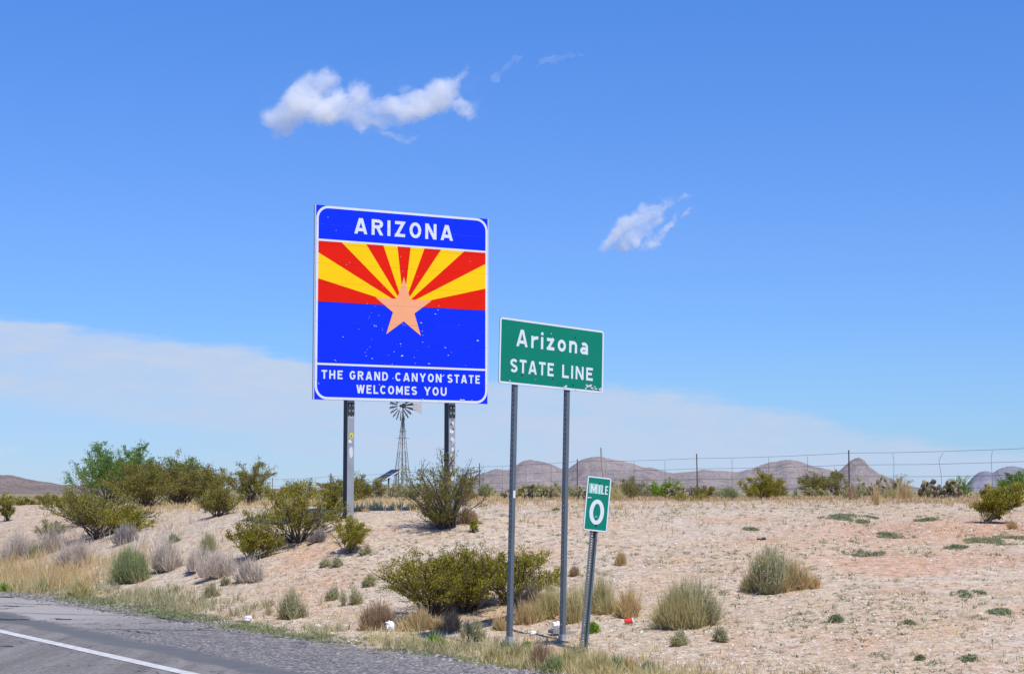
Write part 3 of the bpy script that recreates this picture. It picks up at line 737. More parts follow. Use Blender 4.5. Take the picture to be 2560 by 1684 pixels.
        # stickers and scrawl on the sunny flange
        def patch(z, w_, hh, m, dx=0):
            bb = MB(); n = 9; P = [(x+dx+w_/2*math.cos(t)*rnd.uniform(.75, 1.15), zb-z+hh/2*math.sin(t)*rnd.uniform(.75, 1.15)) for t in [2*math.pi*q/n for q in range(n)]]
            bb.slab(P, y0-.003, y0-.0005); bb.build('sticker', m, root)
        def scrawl(z, w_, hh, dx=0):
            bb = MB(); pts = [(x+dx+w_*(t-.5)+w_*.25*math.sin(t*9+z*50), zb-z+hh*.5*math.sin(t*14+z*31)) for t in [q/16 for q in range(17)]]
            for q in stroke_poly(pts, .006): bb.add([(p[0], y0-.005, p[1]) for p in q], [(0,1,2,3)])
            bb.build('scrawl', M['black'], root)
        if f < .5:
            patch(.235, .08, .10, M['stickwhite']); scrawl(.23, .05, .05); patch(.545, .055, .10, M['stickyellow'], .01); scrawl(.545, .02, .05, .01)
            patch(.64, .06, .06, M['stickwhite'], -.012); patch(.80, .07, .20, M['stickwhite'], .005)
        else:
            for z, w_, hh, m, dx in ((.22,.08,.08,M['stickwhite'],0),(.33,.06,.10,M['stickwhite'],.01),(.45,.07,.08,M['frame'],-.008),(.60,.08,.12,M['stickwhite'],.005),(.74,.05,.07,M['frame'],.01),(.86,.085,.10,M['stickwhite'],0),(.97,.06,.07,M['stickpink'],0),(1.06,.05,.10,M['frame'],-.01),(1.2,.07,.09,M['stickwhite'],.01)): patch(z, w_, hh, m, dx)
            for z in (.25, .34, .42, .62, .88, .98): scrawl(z, .045, .04, rnd.uniform(-.015, .015))
    # horizontal wind beams behind the planks
    b = MB()
    for f in (.12, .5, .88): b.box((W/2, .028, v_(f)), (W*.98, .005, .06))
    b.build('back_rail', M['alu'], root)
welcome_sign()

# ---------------------------------------------------------------- punched square posts
def punched_post(x, y, z0, z1, wd=.058, hole=.016, pitch_=.0254*2, th=.004):
    b = MB(); st = (wd-hole)/2
    b.box((x, y-wd/2+th/2, (z0+z1)/2), (wd, th, z1-z0))
    for sx, sy in ((0,1),(-1,0),(1,0)):
        for k in (-1, 1):
            o_ = k*(hole+st)/2
            if sx == 1: continue
            if sy: b.box((x+o_, y+sy*(wd/2-th/2), (z0+z1)/2), (st-(.0005), th, z1-z0))
            else: b.box((x+sx*(wd/2-th/2), y+o_*(1-2*th/wd/1.0)*.98, (z0+z1)/2), (th*.98, st-th*1.1, z1-z0-.001))
        z = z0
        if sx == 1: b.box((x+wd/2-th/2, y+th/2, (z0+z1)/2), (th, wd-th*2.2, z1-z0-.002)); continue
        while z < z1-pitch_:
            h = pitch_-hole
            if sy: b.box((x, y+sy*(wd/2-th/2), z+h/2), (hole+.001, th*.96, h))
            else: b.box((x+sx*(wd/2-th/2), y, z+h/2), (th*.96, hole+.001, h))
            z += pitch_
    return b
def green_sign():
    ang = math.atan2(.693, .721)
    PL = at(1247.5, 957, 16.8); d = ray(1509, 972); d = d/d[1]
    W = (d[0]*PL.y-PL.x)/(math.cos(ang)-d[0]*math.sin(ang)); H = 168*16.8/F
    ex = Vector((math.cos(ang), math.sin(ang), 0)); g = PL+ex*W*.4; gz = hgt(g.x, g.y)
    TH = R(1.7); off = ex*(PL.z-gz+H*.4)*math.sin(TH)
    root = empty('state_line_sign', (PL.x-off.x, PL.y-off.y, gz), ang, 'green rectangular state line sign with white border on two thin punched posts', 'road sign')
    root.rotation_euler = (0, TH, ang)
    zb = PL.z-gz
    b = MB(); b.slab(rounded(0, zb, W, zb+H, .035), 0, .004); b.build('panel', M['green'], root)
    b = MB(); border(b, .002, zb+.002, W-.002, zb+H-.002, .034, .021, -.0015); b.build('border', M['white'], root)
    b = MB(); K = 1.063
    def cu(x): return (x-123)/((x-123)+(757-x)*K)*W
    def cz(x, y): yt = 70+(x-123)*.0965; yb = 480+(x-123)*.062; return zb+H*(1-(y-yt)/(yb-yt))
    z0 = cz(260, 251); cap = cz(260, 146)-z0
    xs0, xs1 = cu(224), cu(662)
    word(root, M['white'], 'Arizona', xs0, xs1, z0, cap, -.002, .20, .19)
    z0 = cz(225, 411); cap = cz(225, 328)-z0
    word(root, M['white'], 'STATE', cu(191), cu(455), z0, cap*1.0, -.002, .17, .20)
    z0 = cz(520, 432); word(root, M['white'], 'LINE', cu(505), cu(692), z0, cap*1.0, -.002, .18, .20)
    b = MB(); rnd = random.Random(2)
    for (x, y, r) in [(190,462,6),(345,449,4),(435,163,4),(265,424,3),(450,437,3),(525,487,12),(532,480,9),(590,500,8),(660,480,11),(675,475,13),(690,487,12),(705,478,10),(650,490,8),(712,492,9),(695,500,8),(737,494,12),(742,488,9),(515,493,7),(655,470,7),(683,468,7)]:
        fleck(b, cu(x), cz(x, y), r/2.45*16.8/F*.8, -.004, rnd)
    tag(b.build('paint_chip', M['peel'], root), kind='stuff')
    for (x, y) in ((583, 178), (265, 424), (450, 437), (575,470)): b = MB(); b.tube([(cu(x), -.006, cz(x, y)), (cu(x), .002, cz(x, y))], .008, 8); b.build('bolt', M['bolt'], root)
    for f, base_px in ((cu(236), (1281, 1603)), (cu(552), (1416, 1583))):
        x = f; p = punched_post(x, .034, -.6, zb+H*.85, wd=.046, hole=.009); p.build('post', M['post'], root)
        b = MB(); wq = .056
        for sx, sy in ((0,-1),(0,1),(-1,0),(1,0)):
            b.box((x+sx*wq/2, .038+sy*wq/2, -.2), (.004 if sx else wq+.004, .004 if sy else wq-.0045, .62))
        b.build('anchor_sleeve', M['anchor'], root)
    # small pale sticker on the near post
    b = MB(); b.box((cu(236)+.002, .009, zb-1.10), (.030, .002, .075)); b.build('sticker', M['frame'], root)
green_sign()

def mile_marker():
    base = ground(1459, 1632); Y = base.y
    root = empty('mile_marker', base, R(24), 'small narrow green mile marker sign showing a zero, leaning right on its ribbed post', 'road sign')
    root.rotation_euler = (0, R(5.9), R(24))
    pm = F/Y; W = 62/pm/math.cos(R(24))*1.0; H = 136/pm
    zb = (1632-1332)/pm; x0 = -W/2+.006
    b = MB(); b.slab(rounded(x0, zb, x0+W, zb+H, .022), -.004, .0); b.build('panel', M['green'], root)
    b = MB(); border(b, x0+.002, zb+.002, x0+W-.002, zb+H-.002, .021, .013, -.0055); b.build('border', M['white'], root)
    b = MB()
    def u_(f): return x0+W*f
    def v_(f): return zb+H*(1-f)
    word(root, M['white'], 'LE', u_(.62), u_(.88), v_(.315), H*.165, -.0075, .22, .15)
    word(root, M['frame'], 'MI', u_(.16), u_(.56), v_(.315), H*.165, -.0075, .22, .13)
    b = MB(); b.box((u_(.36), -.0052, v_(.225)), (W*.52, .001, H*.18)); b.build('faded_patch', M['palegreen'], root)
    b = MB()
    pts = arc(u_(.50), v_(.648), W*.295-W*.07, H*.228-W*.07, 0, 360, 32)
    for q in stroke_poly(pts, W*.15): b.add([(p[0], -.0072, p[1]) for p in q], [(0,1,2,3)])
    b.build('numeral', M['white'], root)
    for f in (.12, .885): b = MB(); b.tube([(u_(.52), -.012, v_(f)), (u_(.52), -.004, v_(f))], .009, 8); b.build('bolt', M['bolt'], root)
    b = MB(); rnd = random.Random(1)
    for x, z, r in ((.12,.40,.010),(.20,.395,.008),(.50,.73,.006),(.46,.735,.005)): fleck(b, u_(x), v_(z), r, -.009, rnd)
    tag(b.build('paint_chip', M['peel'], root), kind='stuff')
    # flanged channel post with ribs of punched holes
    b = MB(); z0, z1 = -.4, zb+H*.93; xc = 0
    for sx in (-1, 1):
        b.box((xc+sx*.033, .006, (z0+z1)/2), (.018, .004, z1-z0))
        b.box((xc+sx*.0225, .021, (z0+z1)/2), (.004, .030, z1-z0), Matrix.Rotation(sx*R(12), 3, 'Z'))
    for sx in (-1, 1): b.box((xc+sx*.0145, .036, (z0+z1)/2), (.013, .004, z1-z0))
    z = z0
    while z < z1: b.box((xc, .036, z), (.016, .0038, .013)); z += .0254
    b.build('post', M['post'], root)
mile_marker()

# ---------------------------------------------------------------- windmill behind the crest
def windmill():
    D = 130.0; pm = F/D
    b0 = at(1004, 1225, D); gz = hgt(b0.x, b0.y)
    root = empty('windmill', (b0.x, b0.y, gz), 0, 'old ranch windmill on a lattice tower seen under the welcome sign', 'windmill')
    hub = 1.5+(HZ-1015.5)/pm-gz; top = 1.5+(HZ-1044)/pm-gz
    ang = R(20); hw0, hw1 = .98, .07
    def corner(k, z):
        f = z/top; h = hw0+(hw1-hw0)*f; a = ang+math.pi/4+k*math.pi/2; return Vector((h*1.02*math.cos(a)+.07*f, h*1.02*math.sin(a), z))
    for k in range(4): MB().bar(corner(k, 0), corner(k, top), .036).build('leg', M['mill'], root)
    lv = [.6, 1.6, 2.55, 3.35, 4.0, 4.5, 5.0, 5.5, 5.85]
    lv = [1.55, 3.15, 4.45, 5.15, 5.6, 6.05]
    for z in lv:
        b = MB()
        for k in range(4): b.bar(corner(k, z), corner(k+1, z), .026)
        b.build('girt', M['mill'], root)
    b = MB(); zz = [0.1]+lv[:3]
    for i in range(len(zz)-1):
        for k in range(4):
            b.bar(corner(k, zz[i]), corner(k+1, zz[i+1]), .016); b.bar(corner(k+1, zz[i]), corner(k, zz[i+1]), .016)
    b.build('brace', M['mill'], root)
    MB().tube([(.0,0,0), (.07,0,hub)], .055, 8).build('pump_pipe', M['mill'], root)
    b = MB()
    for z, h in ((5.55, .52), (5.15, .33), (6.1, .28)): b.box((.05, 0, z), (h*2, .10, .035)); b.box((.05, 0, z), (.1, h*1.6, .035))
    b.build('platform', M['mill'], root)
    b = MB(); lx = .30
    for s in (-.13, .13): b.bar((lx+s+.12, -.5, .5), (.17+s*.9, -.12, 4.6), .022)
    z = .9
    while z < 4.5: t = (z-.5)/4.1; x = (lx+.12)*(1-t)+.17*t; b.bar((x-.13, -.5+.38*t, z), (x+.13, -.5+.38*t, z), .02); z += .36
    b.build('ladder', M['mill'], root)
    # wheel: normal turned left of the viewer, tail going away to the right
    a = R(33); nrm = Vector((-math.sin(a), -math.cos(a), 0)); side = Vector((math.cos(a), -math.sin(a), 0)); up = Vector((0,0,1))
    c = Vector((.12, 0, hub)) + nrm*.30
    b = MB(); b.tube([c+nrm*.12, c-nrm*.25], .10, 10); b.box(c-nrm*.35+Vector((0,0,.02)), (.28,.30,.34)); b.build('gearbox', M['dark_steel_and_shade'], root)
    wh = empty('wheel', (0,0,0)); wh.parent = root
    for rr in (.42, .86):
        pts = [c+(side*math.cos(t)+up*math.sin(t))*rr for t in np.linspace(0, 2*math.pi, 33)]
        MB().tube(pts, .012, 4, False).build('rim', M['mill'], wh)
    for k in range(18):
        t = 2*math.pi*(k+.3)/18; rd = side*math.cos(t)+up*math.sin(t); tg = -side*math.sin(t)+up*math.cos(t)
        tw = (tg*math.cos(R(32))+nrm*math.sin(R(32)))
        p0, p1 = c+rd*.40, c+rd*1.14
        b = MB(); vs = [p0-tw*.055, p0+tw*.055, p1+tw*.125, p1-tw*.125]; vs += [v-nrm*.012 for v in vs]
        b.add(vs, [(0,1,2,3),(7,6,5,4),(0,4,5,1),(1,5,6,2),(2,6,7,3),(3,7,4,0)]); b.build('blade', M['blade'], wh)
    b = MB()
    for k in range(6): t = 2*math.pi*k/6; b.bar(c, c+(side*math.cos(t)+up*math.sin(t))*.86, .018)
    b.build('spoke', M['mill'], wh)
    td = -nrm; q = Vector((.1, 0, hub-.02))
    b = MB(); b.bar(q, q+td*1.75+Vector((0,0,.28)), .03); b.bar(q, q+td*1.75-Vector((0,0,.25)), .03); b.build('tail_arm', M['mill'], root)
    b = MB(); s2 = side*.01
    P = [q+td*1.25+up*.16, q+td*1.25-up*.20, q+td*2.45-up*.50, q+td*2.35+up*.44]
    vs = [p+s2 for p in P]+[p-s2 for p in P]; b.add(vs, [(0,1,2,3),(7,6,5,4),(0,4,5,1),(1,5,6,2),(2,6,7,3),(3,7,4,0)]); b.build('tail_vane', M['vane'], root)
    # solar panels in front of the tower
    for i, (px, py, lab) in enumerate(((962, 1191, 'lower front solar panel on posts left of the windmill tower'), (981, 1179.5, 'upper rear solar panel touching the foot of the windmill tower'))):
        p = at(px, py, 120+i*1.4); gz2 = hgt(p.x, p.y)
        r = empty('solar_panel', (p.x, p.y, gz2), R(-31), lab, 'solar panel', 'solar panels beside the windmill')
        rot = Matrix.Rotation(R(19), 3, 'X'); cz_ = p.z-gz2
        b = MB(); b.box((0,0,cz_), (.92, 1.15, .05), rot); b.build('panel_frame', M['frame'], r)
        for ii in range(4):
            for jj in range(6):
                bb = MB(); off = rot @ Vector(((ii-1.5)*.215, (jj-2.5)*.18, .029)); bb.box(Vector((0,0,cz_))+off, (.205, .17, .006), rot); bb.build('solar_cell', M['cell'], r)
        b = MB(); b.bar((.25, .1, 0), (.25, .1, cz_+.0), .06); b.bar((-.2, -.25, cz_-.35), (.3, .35, cz_-.12), .04); b.bar((-.30, .0, 0), (-.30, .0, cz_-.04), .05)
        b.build('stand', M['dark_steel_and_shade'], r)
windmill()

# ---------------------------------------------------------------- fence along the crest
def fence():
    root = empty('wire_fence', (9.0, 45.0, hgt(9, 45)), 0, 'long rusty wire fence running along the crest behind the cacti', 'fence')
    O = root.location
    def pos(t): return 9-.5*t, 45+.866*t
    ts = [-13.6+6.8*k for k in range(11)]
    hs = [.33, .62, .93, 1.24]
    P = []
    for k, t in enumerate(ts):
        x, y = pos(t); z = hgt(x, y); P.append(Vector((x, y, z))); h = 1.34+(.04 if k % 2 else -.02)
        lean = random.uniform(-.02, .02)
        b = MB(); a = Vector((x, y, z-.3))-O; c = Vector((x+lean, y, z+h))-O
        b.bar(a, c, .05, .012); b.bar(a+Vector((0,.018,0)), c+Vector((0,.018,0)), .012, .032)
        b.build('post', M['rust'], root)
    for h in hs:
        b = MB(); pts = []
        for i in range(len(P)-1):
            for s in range(8):
                f = s/8; q = P[i].lerp(P[i+1], f); pts.append(q+Vector((0, -.03, h-.03*4*f*(1-f)*random.uniform(.7, 1.1)))-O)
        b.tube(pts, .0055, 4, False); b.build('wire', M['wire'], root)
    for i in range(len(P)-1):
        for j, f in enumerate((.25, .5, .75)):
            q = P[i].lerp(P[i+1], f)-O; b = MB()
            k = .0
            if i in (1, 0): k = [.03, .09, -.03][j]
            b.tube([q+Vector((0, -.035, .05)), q+Vector((.02*k, -.035, .6)), q+Vector((-k*.5, -.035, 1.0)), q+Vector((k*.7, -.035, 1.19))], .0055, 4, False)
            b.build('stay', M['wire'], root)
fence()
def stick():
    g = at(1514, 1236, 52); z = hgt(g.x, g.y)
    o = MB(); o.tube([(0,0,-.2), (-.03,0,.6), (-.10,0,1.0), (-.14,0,1.60)], [.035,.033,.03,.026], 7)
    b = o.build('wooden_stake', M['wood']); b.location = (g.x, g.y, z); tag(b, 'crooked pale wooden stake rising from behind the mile marker', 'stake')
stick()

# ---------------------------------------------------------------- plants
def tubes_np(paths, radii, n=3):
    """paths: (k, m, 3); radii (k, m)"""
    k, m, _ = paths.shape; t = np.gradient(paths, axis=1); t /= np.linalg.norm(t, axis=2, keepdims=True)+1e-9
    ref = np.where(np.abs(t[..., 2:3]) > .9, np.array([1., 0, 0]), np.array([0, 0, 1.])); a = np.cross(t, ref); a /= np.linalg.norm(a, axis=2, keepdims=True)+1e-9
    b = np.cross(t, a); an = np.arange(n)*2*np.pi/n
    V = paths[:, :, None, :] + radii[:, :, None, None]*(a[:, :, None, :]*np.cos(an)[None, None, :, None]+b[:, :, None, :]*np.sin(an)[None, None, :, None])
    idx = np.arange(k*m*n).reshape(k, m, n)
    Q = np.stack([idx[:, :-1, :], np.roll(idx, -1, 2)[:, :-1, :], np.roll(idx, -1, 2)[:, 1:, :], idx[:, 1:, :]], -1).reshape(-1, 4)
    return V.reshape(-1, 3), Q
def leaves_np(P, L, Wd, rs, upb=.5, dirs=None):
    n = len(P); d = rs.normal(size=(n, 3)) if dirs is None else dirs+rs.normal(size=(n, 3))*.5
    d[:, 2] += upb*.5; d /= np.linalg.norm(d, axis=1, keepdims=True)
    r = rs.normal(size=(n, 3)); s = np.cross(d, r); s /= np.linalg.norm(s, axis=1, keepdims=True)+1e-9
    l = L*(.6+.8*rs.rand(n))[:, None]; w_ = Wd*(.6+.8*rs.rand(n))[:, None]
    V = np.stack([P-d*l*.5, P+s*w_*.5, P+d*l*.5, P-s*w_*.5], 1).reshape(-1, 3)
    return V, np.arange(n*4).reshape(n, 4)
def branching(rs, W, H, ns, nt, lean=0, lopen=0.0):
    """stems curve out of a common base to points in a lumpy dome; twigs leave the stems"""
    az = rs.rand(ns)*2*np.pi; e = np.arccos(1-rs.rand(ns)*(.92))           # from vertical
    lob = .62+.58*rs.rand(ns)
    rad = np.sin(e)*W/2*lob; hh = (H*(.35+.65*np.cos(e)**.7))*(.75+.3*rs.rand(ns))
    tip = np.stack([np.cos(az)*rad+lean*hh, np.sin(az)*rad, hh], 1)
    b0 = rs.normal(size=(ns, 3))*np.array([.035*W, .035*W, 0]); b0[:, 2] = -.04
    mid = b0*.5+tip*.5; mid[:, :2] = b0[:, :2]*.62+tip[:, :2]*.38; mid += rs.normal(size=(ns, 3))*.05*H
    t = np.linspace(0, 1, 7)[None, :, None]
    path = (1-t)**2*b0[:, None]+2*t*(1-t)*mid[:, None]+t*t*tip[:, None]
    path[:, 1:] += rs.normal(size=path[:, 1:].shape)*.012*W
    r0 = .011*math.sqrt(W)*(.6+.6*rs.rand(ns)); rr = r0[:, None]*np.linspace(1, .35, 7)[None]
    # twigs
    si = rs.randint(0, ns, nt); tf = .35+.65*rs.rand(nt)**.8; k = tf*6; ki = np.clip(k.astype(int), 0, 5); fr = (k-ki)[:, None]
    s0 = path[si, ki]*(1-fr)+path[si, ki+1]*fr; tang = path[si, ki+1]-path[si, ki]; tang /= np.linalg.norm(tang, axis=1, keepdims=True)+1e-9
    d = tang*.7+rs.normal(size=(nt, 3))*.55; d[:, 2] += .35; d /= np.linalg.norm(d, axis=1, keepdims=True)
    ln = (.09+.13*rs.rand(nt))*math.sqrt(W*H)*1.0
    s1 = s0+d*ln[:, None]; s1[:, 2] = np.maximum(s1[:, 2], .02)
    tm = (s0+s1)/2+rs.normal(size=(nt, 3))*.01
    tw = np.stack([s0, tm, s1], 1); tr = np.tile(np.array([.0035, .003, .0018]), (nt, 1))*math.sqrt(max(W, .4))
    return path, rr, tw, tr, d
def finish(name, root, stems, leaves, sm_, lm_, extra=None):
    if stems is not None:
        V, Q = stems; me = mesh_np('stems', V, [Q]); me.materials.append(M[sm_]); link('stems', me, root)
    if leaves is not None:
        V, Q = leaves; me = mesh_np('foliage', V, [Q]); me.materials.append(M[lm_]); link('foliage', me, root)
def shrub(root, seed, W, H, leaf='creosote', ns=16, nt=220, nl=5200, L=.026, Wd=.012, spread=.045, lean=0, stem='bark', low=0):
    ns = int(ns*1.25); W = W*1.08
    rs = np.random.RandomState(seed); path, rr, tw, tr, d = branching(rs, W, H, ns, nt, lean)
    V1, Q1 = tubes_np(path, rr, 4); V2, Q2 = tubes_np(tw, tr, 3)
    # leaves in sprays along the outer half of each twig
    nl = int(nl*1.5); wgt = rs.rand(nt)**2.2+.04; i = rs.choice(nt, nl, p=wgt/wgt.sum()); f = .2+.8*rs.rand(nl)[:, None]**.7; tight = (rs.rand(nt)*.9+.45)[i][:, None]
    P = tw[i, 0]*(1-f)+tw[i, 2]*f*1.0+rs.normal(size=(nl, 3))*spread*.82*math.sqrt(max(W, .25))*tight*np.array([1.15, 1.15, .5])
    keep = P[:, 2] > .015; P = P[keep]; dd = d[i][keep]
    LV = leaves_np(P, L, Wd, rs, .8, dd)
    finish('', root, (np.vstack([V1, V2]), np.vstack([Q1, Q2+len(V1)])), LV, stem, leaf)
def blades(rs, n, W, H, wd, droop=.3, base=.18, up=.6, curl=.1):
    az = rs.rand(n)*2*np.pi; ph = rs.rand(4)*6.28
    lob = .80+.16*np.sin(2*az+ph[0])+.13*np.sin(3*az+ph[1])+.10*np.sin(5*az+ph[2])+.07*np.sin(9*az+ph[3])
    q_ = rs.rand(n)**.7*(1+.25*rs.normal(size=n)**2*.4); rad = q_*W/2*lob; hh = H*np.clip(1-up*q_**2, .06, 1)*(.35+.75*rs.rand(n)**1.3)*(.75+.3*lob)
    cl = .5+.5*np.sin(4*az+ph[1]*2)*np.sin(q_*7+ph[2]); keep_ = rs.rand(n) < .35+.65*cl
    az, rad, hh = az[keep_], rad[keep_], hh[keep_]; n = len(az)
    b = np.stack([np.cos(az)*rad*base*2+rs.normal(size=n)*.02*W, np.sin(az)*rad*base*2+rs.normal(size=n)*.02*W, np.full(n, -.01)], 1)
    t = np.stack([np.cos(az)*rad, np.sin(az)*rad, hh], 1)
    t += rs.normal(size=(n, 3))*curl*H*.5; t[:, 2] = np.maximum(t[:, 2], .02)
    m = b*.5+t*.5; m[:, 2] += H*.1*droop; m += rs.normal(size=(n, 3))*curl*H*.3
    s = rs.normal(size=(n, 3)); s[:, 2] *= .3; s /= np.linalg.norm(s, axis=1, keepdims=True)
    w_ = wd*(.6+.8*rs.rand(n))[:, None]
    V = np.stack([b-s*w_*.5, b+s*w_*.5, m+s*w_*.4, t+s*w_*.12, t-s*w_*.12, m-s*w_*.4], 1).reshape(-1, 3); i = np.arange(n)*6
    Q = np.concatenate([np.stack([i, i+1, i+2, i+5], -1), np.stack([i+5, i+2, i+3, i+4], -1)])
    return V, Q
def brush(root, seed, W, H, leaf='grey', n=1800, wd=.007, base=.2, up=.55, leaf2=None, n2=0, curl=.14):
    rs = np.random.RandomState(seed); m = 1 if W < .22 else (3 if W < .5 else 6); Vs, Qs, cs, o_ = [], [], [], 0
    for q in range(m):
        f = 1 if m == 1 else (.62 if q == 0 else rs.uniform(.30, .58)); hf = 1 if q == 0 else rs.uniform(.4, .95)
        c = np.zeros(3) if q == 0 else np.array([rs.uniform(-1, 1)*W*(.5-f*.4), rs.uniform(-1, 1)*W*.3, 0])
        V, Q = blades(rs, max(int(n*f*f*1.5/(1 if m == 1 else 1.2)), 60), W*f, H*hf, wd, base=base, up=up*.8, curl=curl*1.2)
        Vs.append(V+c); Qs.append(Q+o_); o_ += len(V); cs.append((c, f, hf))
    st_n = max(int(n*.04), 12); V, Q = blades(rs, st_n, W*1.12, H*1.12, wd*.9, base=.3, up=.9, curl=.35); Vs.append(V); Qs.append(Q+o_)
    V, Q = np.vstack(Vs), np.vstack(Qs)
    me = mesh_np('twigs', V, [Q]); me.materials.append(M[leaf]); link('twigs', me, root)
    if leaf2:
        qi = rs.randint(0, m, n2); C = np.array([c[0] for c in cs])[qi]; f = np.array([c[1] for c in cs])[qi]; hf = np.array([c[2] for c in cs])[qi]
        az = rs.rand(n2)*2*np.pi; q_ = rs.rand(n2)**.6; rad = q_*W*f/2*.92; P = C+np.stack([np.cos(az)*rad, np.sin(az)*rad, H*hf*(1-up*q_**2)*(.2+.75*rs.rand(n2))], 1)
        P = P[rs.rand(n2) < .35+.65*(.5+.5*np.sin(P[:, 0]*31/W*.6+seed)*np.sin(P[:, 2]*24/W*.6+P[:, 1]*20/W*.6))]
        V, Q = leaves_np(P, .022, .009, rs, .8); me = mesh_np('foliage', V, [Q]); me.materials.append(M[leaf2]); link('foliage', me, root)

def matweed(root, seed, W, g):
    """broken low patches that follow the ground"""
    rs = np.random.RandomState(seed); n = int(900+5200*W*W); a = rs.rand(n)*6.28; r = W/2*np.sqrt(rs.rand(n)); x = r*np.cos(a); y = r*np.sin(a)*1.1
    k = (fbm(x*5.5+seed*1.7, y*3.5, 4, .6)*1.6 + .35 - (r/(W/2))**2*.55) > rs.rand(n)*.5; k[:40] = True; x, y = x[k], y[k]; n = len(x)
    root.rotation_euler = (0, 0, 0); z = height(x+g.x, y+g.y)-g.z; h = .012+.075*rs.rand(n)**1.5*np.clip(1-(np.hypot(x, y)/(W/2))**2, .2, 1)
    P = np.stack([x, y, z+h*.5], -1); V, Q = leaves_np(P, .040, .011, rs, .9); me = mesh_np('foliage', V, [Q]); me.materials.append(M['mat']); link('foliage', me, root)
seedc = [100]
def plant(kind, px, py, wpx, hpx, label, cat, name, group=None, D=None, **kw):
    """base at pixel px,py on the terrain, wpx x hpx pixels large there"""
    g = ground(px, py) if D is None else None
    if D is not None:
        d = ray(px, HZ); d = d/d[1]; X = d[0]*D; g = Vector((X, D, hgt(X, D)))
        k = D/F; topz = CAMZ+(HZ-(py-hpx))*k; H = max(topz-g.z, .15)
    else: k = g.y/F; H = hpx*k
    W = wpx*k; seedc[0] = zlib.crc32((label+str(int(px))).encode()) % 100000; random.seed(seedc[0])
    root = empty(name, g, random.uniform(0, 6.28) if not kw.get('lean') else 0, label, cat, group)
    far = max(k/ (26/F), 1)
    if kind == 'mat': matweed(root, seedc[0], W, g)
    elif kind == 'shrub': shrub(root, seedc[0], W, H, **kw)
    else: brush(root, seedc[0], W, H, **kw)
    return root
CG = 'olive green creosote bushes on the desert slope'
pl = plant
# --- creosote around the welcome sign
pl('shrub', 1122, 1318, 235, 178, 'tall open creosote bush hiding the foot of the right sign beam', 'bush', 'creosote_bush', CG, leaf='creosote_dark', ns=36, nt=420, nl=7000, L=.024, Wd=.012, spread=.032)
pl('shrub', 1105, 1322, 120, 60, 'low brown and green bush at the base of the tall open creosote', 'bush', 'creosote_bush', CG, leaf='creosote_dark', nt=120, nl=1800)
pl('shrub', 740, 1357, 225, 140, 'wide olive creosote bush directly left of the left sign beam', 'bush', 'creosote_bush', CG, ns=26, nt=330, nl=9000, spread=.036)
pl('shrub', 835, 1290, 100, 70, 'small olive creosote bush touching the left sign beam', 'bush', 'creosote_bush', CG, ns=12, nt=100, nl=2600, spread=.035)
pl('shrub', 632, 1402, 138, 90, 'round yellow green creosote bush, in front and left of the wide olive one', 'bush', 'creosote_bush', CG, leaf='creosote', ns=20, nt=240, nl=6500, spread=.04, L=.024)
pl('shrub', 873, 1384, 112, 82, 'small upright creosote bush standing just below the left sign beam', 'bush', 'creosote_bush', CG, ns=16, nt=190, nl=5200, spread=.036, L=.022)
pl('shrub', 1180, 1330, 44, 30, 'tiny green creosote seedling on bare gravel between the beams and the green sign', 'bush', 'creosote_bush', CG, leaf='creosote', ns=8, nt=40, nl=800, spread=.03, L=.02)
pl('shrub', 1085, 1540, 270, 150, 'large dense yellow green creosote bush left of the green sign posts', 'bush', 'creosote_bush', CG, ns=38, nt=640, nl=19000, spread=.036, L=.022, Wd=.011)
pl('shrub', 1170, 1528, 250, 142, 'low middle creosote joining the large dense one to the one behind the posts', 'bush', 'creosote_bush', CG, ns=30, nt=420, nl=11000, spread=.036, L=.022, Wd=.011)
pl('shrub', 1285, 1508, 235, 128, 'right hand creosote bush behind the two green sign posts', 'bush', 'creosote_bush', CG, ns=26, nt=380, nl=12500, spread=.034, L=.022, Wd=.011)
# --- left cluster
pl('shrub', 545, 1290, 112, 75, 'dark creosote bush with bare stems at the middle of the left crest', 'bush', 'creosote_bush', CG, leaf='creosote_dark', ns=20, nt=220, nl=5200, L=.03)
pl('shrub', 628, 1258, 112, 98, 'upright creosote bush alone against the sky left of the sign', 'bush', 'creosote_bush', CG, D=38, leaf='creosote_dark', ns=26, nt=260, nl=6500, L=.032, Wd=.016)
pl('shrub', 245, 1345, 235, 128, 'broad creosote bush lowest in the left thicket', 'bush', 'creosote_bush', CG, leaf='creosote_dark', ns=26, nt=340, nl=9500, L=.034, Wd=.017)
pl('shrub', 315, 1335, 120, 62, 'low bright creosote bush spreading right from the left thicket', 'bush', 'creosote_bush', CG, ns=16, nt=170, nl=4500, L=.03, Wd=.015)
pl('shrub', 200, 1312, 130, 85, 'creosote bush at the left end of the thicket', 'bush', 'creosote_bush', CG, leaf='creosote_dark', ns=20, nt=220, nl=5200, L=.036, Wd=.018)
pl('shrub', 275, 1290, 180, 165, 'bright green mesquite tree rising out of the left thicket', 'tree', 'mesquite_tree', 'green mesquites in the left thicket', D=44, leaf='mesquite', ns=34, nt=420, nl=13000, L=.042, Wd=.02, spread=.05)
pl('shrub', 350, 1275, 120, 165, 'second mesquite with upright tufts, right of the first', 'tree', 'mesquite_tree', 'green mesquites in the left thicket', D=45, leaf='mesquite', ns=20, nt=260, nl=7500, L=.042, Wd=.02, spread=.05)
pl('shrub', 440, 1262, 120, 130, 'mesquite showing only its green top above the right part of the thicket', 'tree', 'mesquite_tree', 'green mesquites in the left thicket', D=50, leaf='mesquite', ns=20, nt=220, nl=6000, L=.045, Wd=.022, spread=.05)
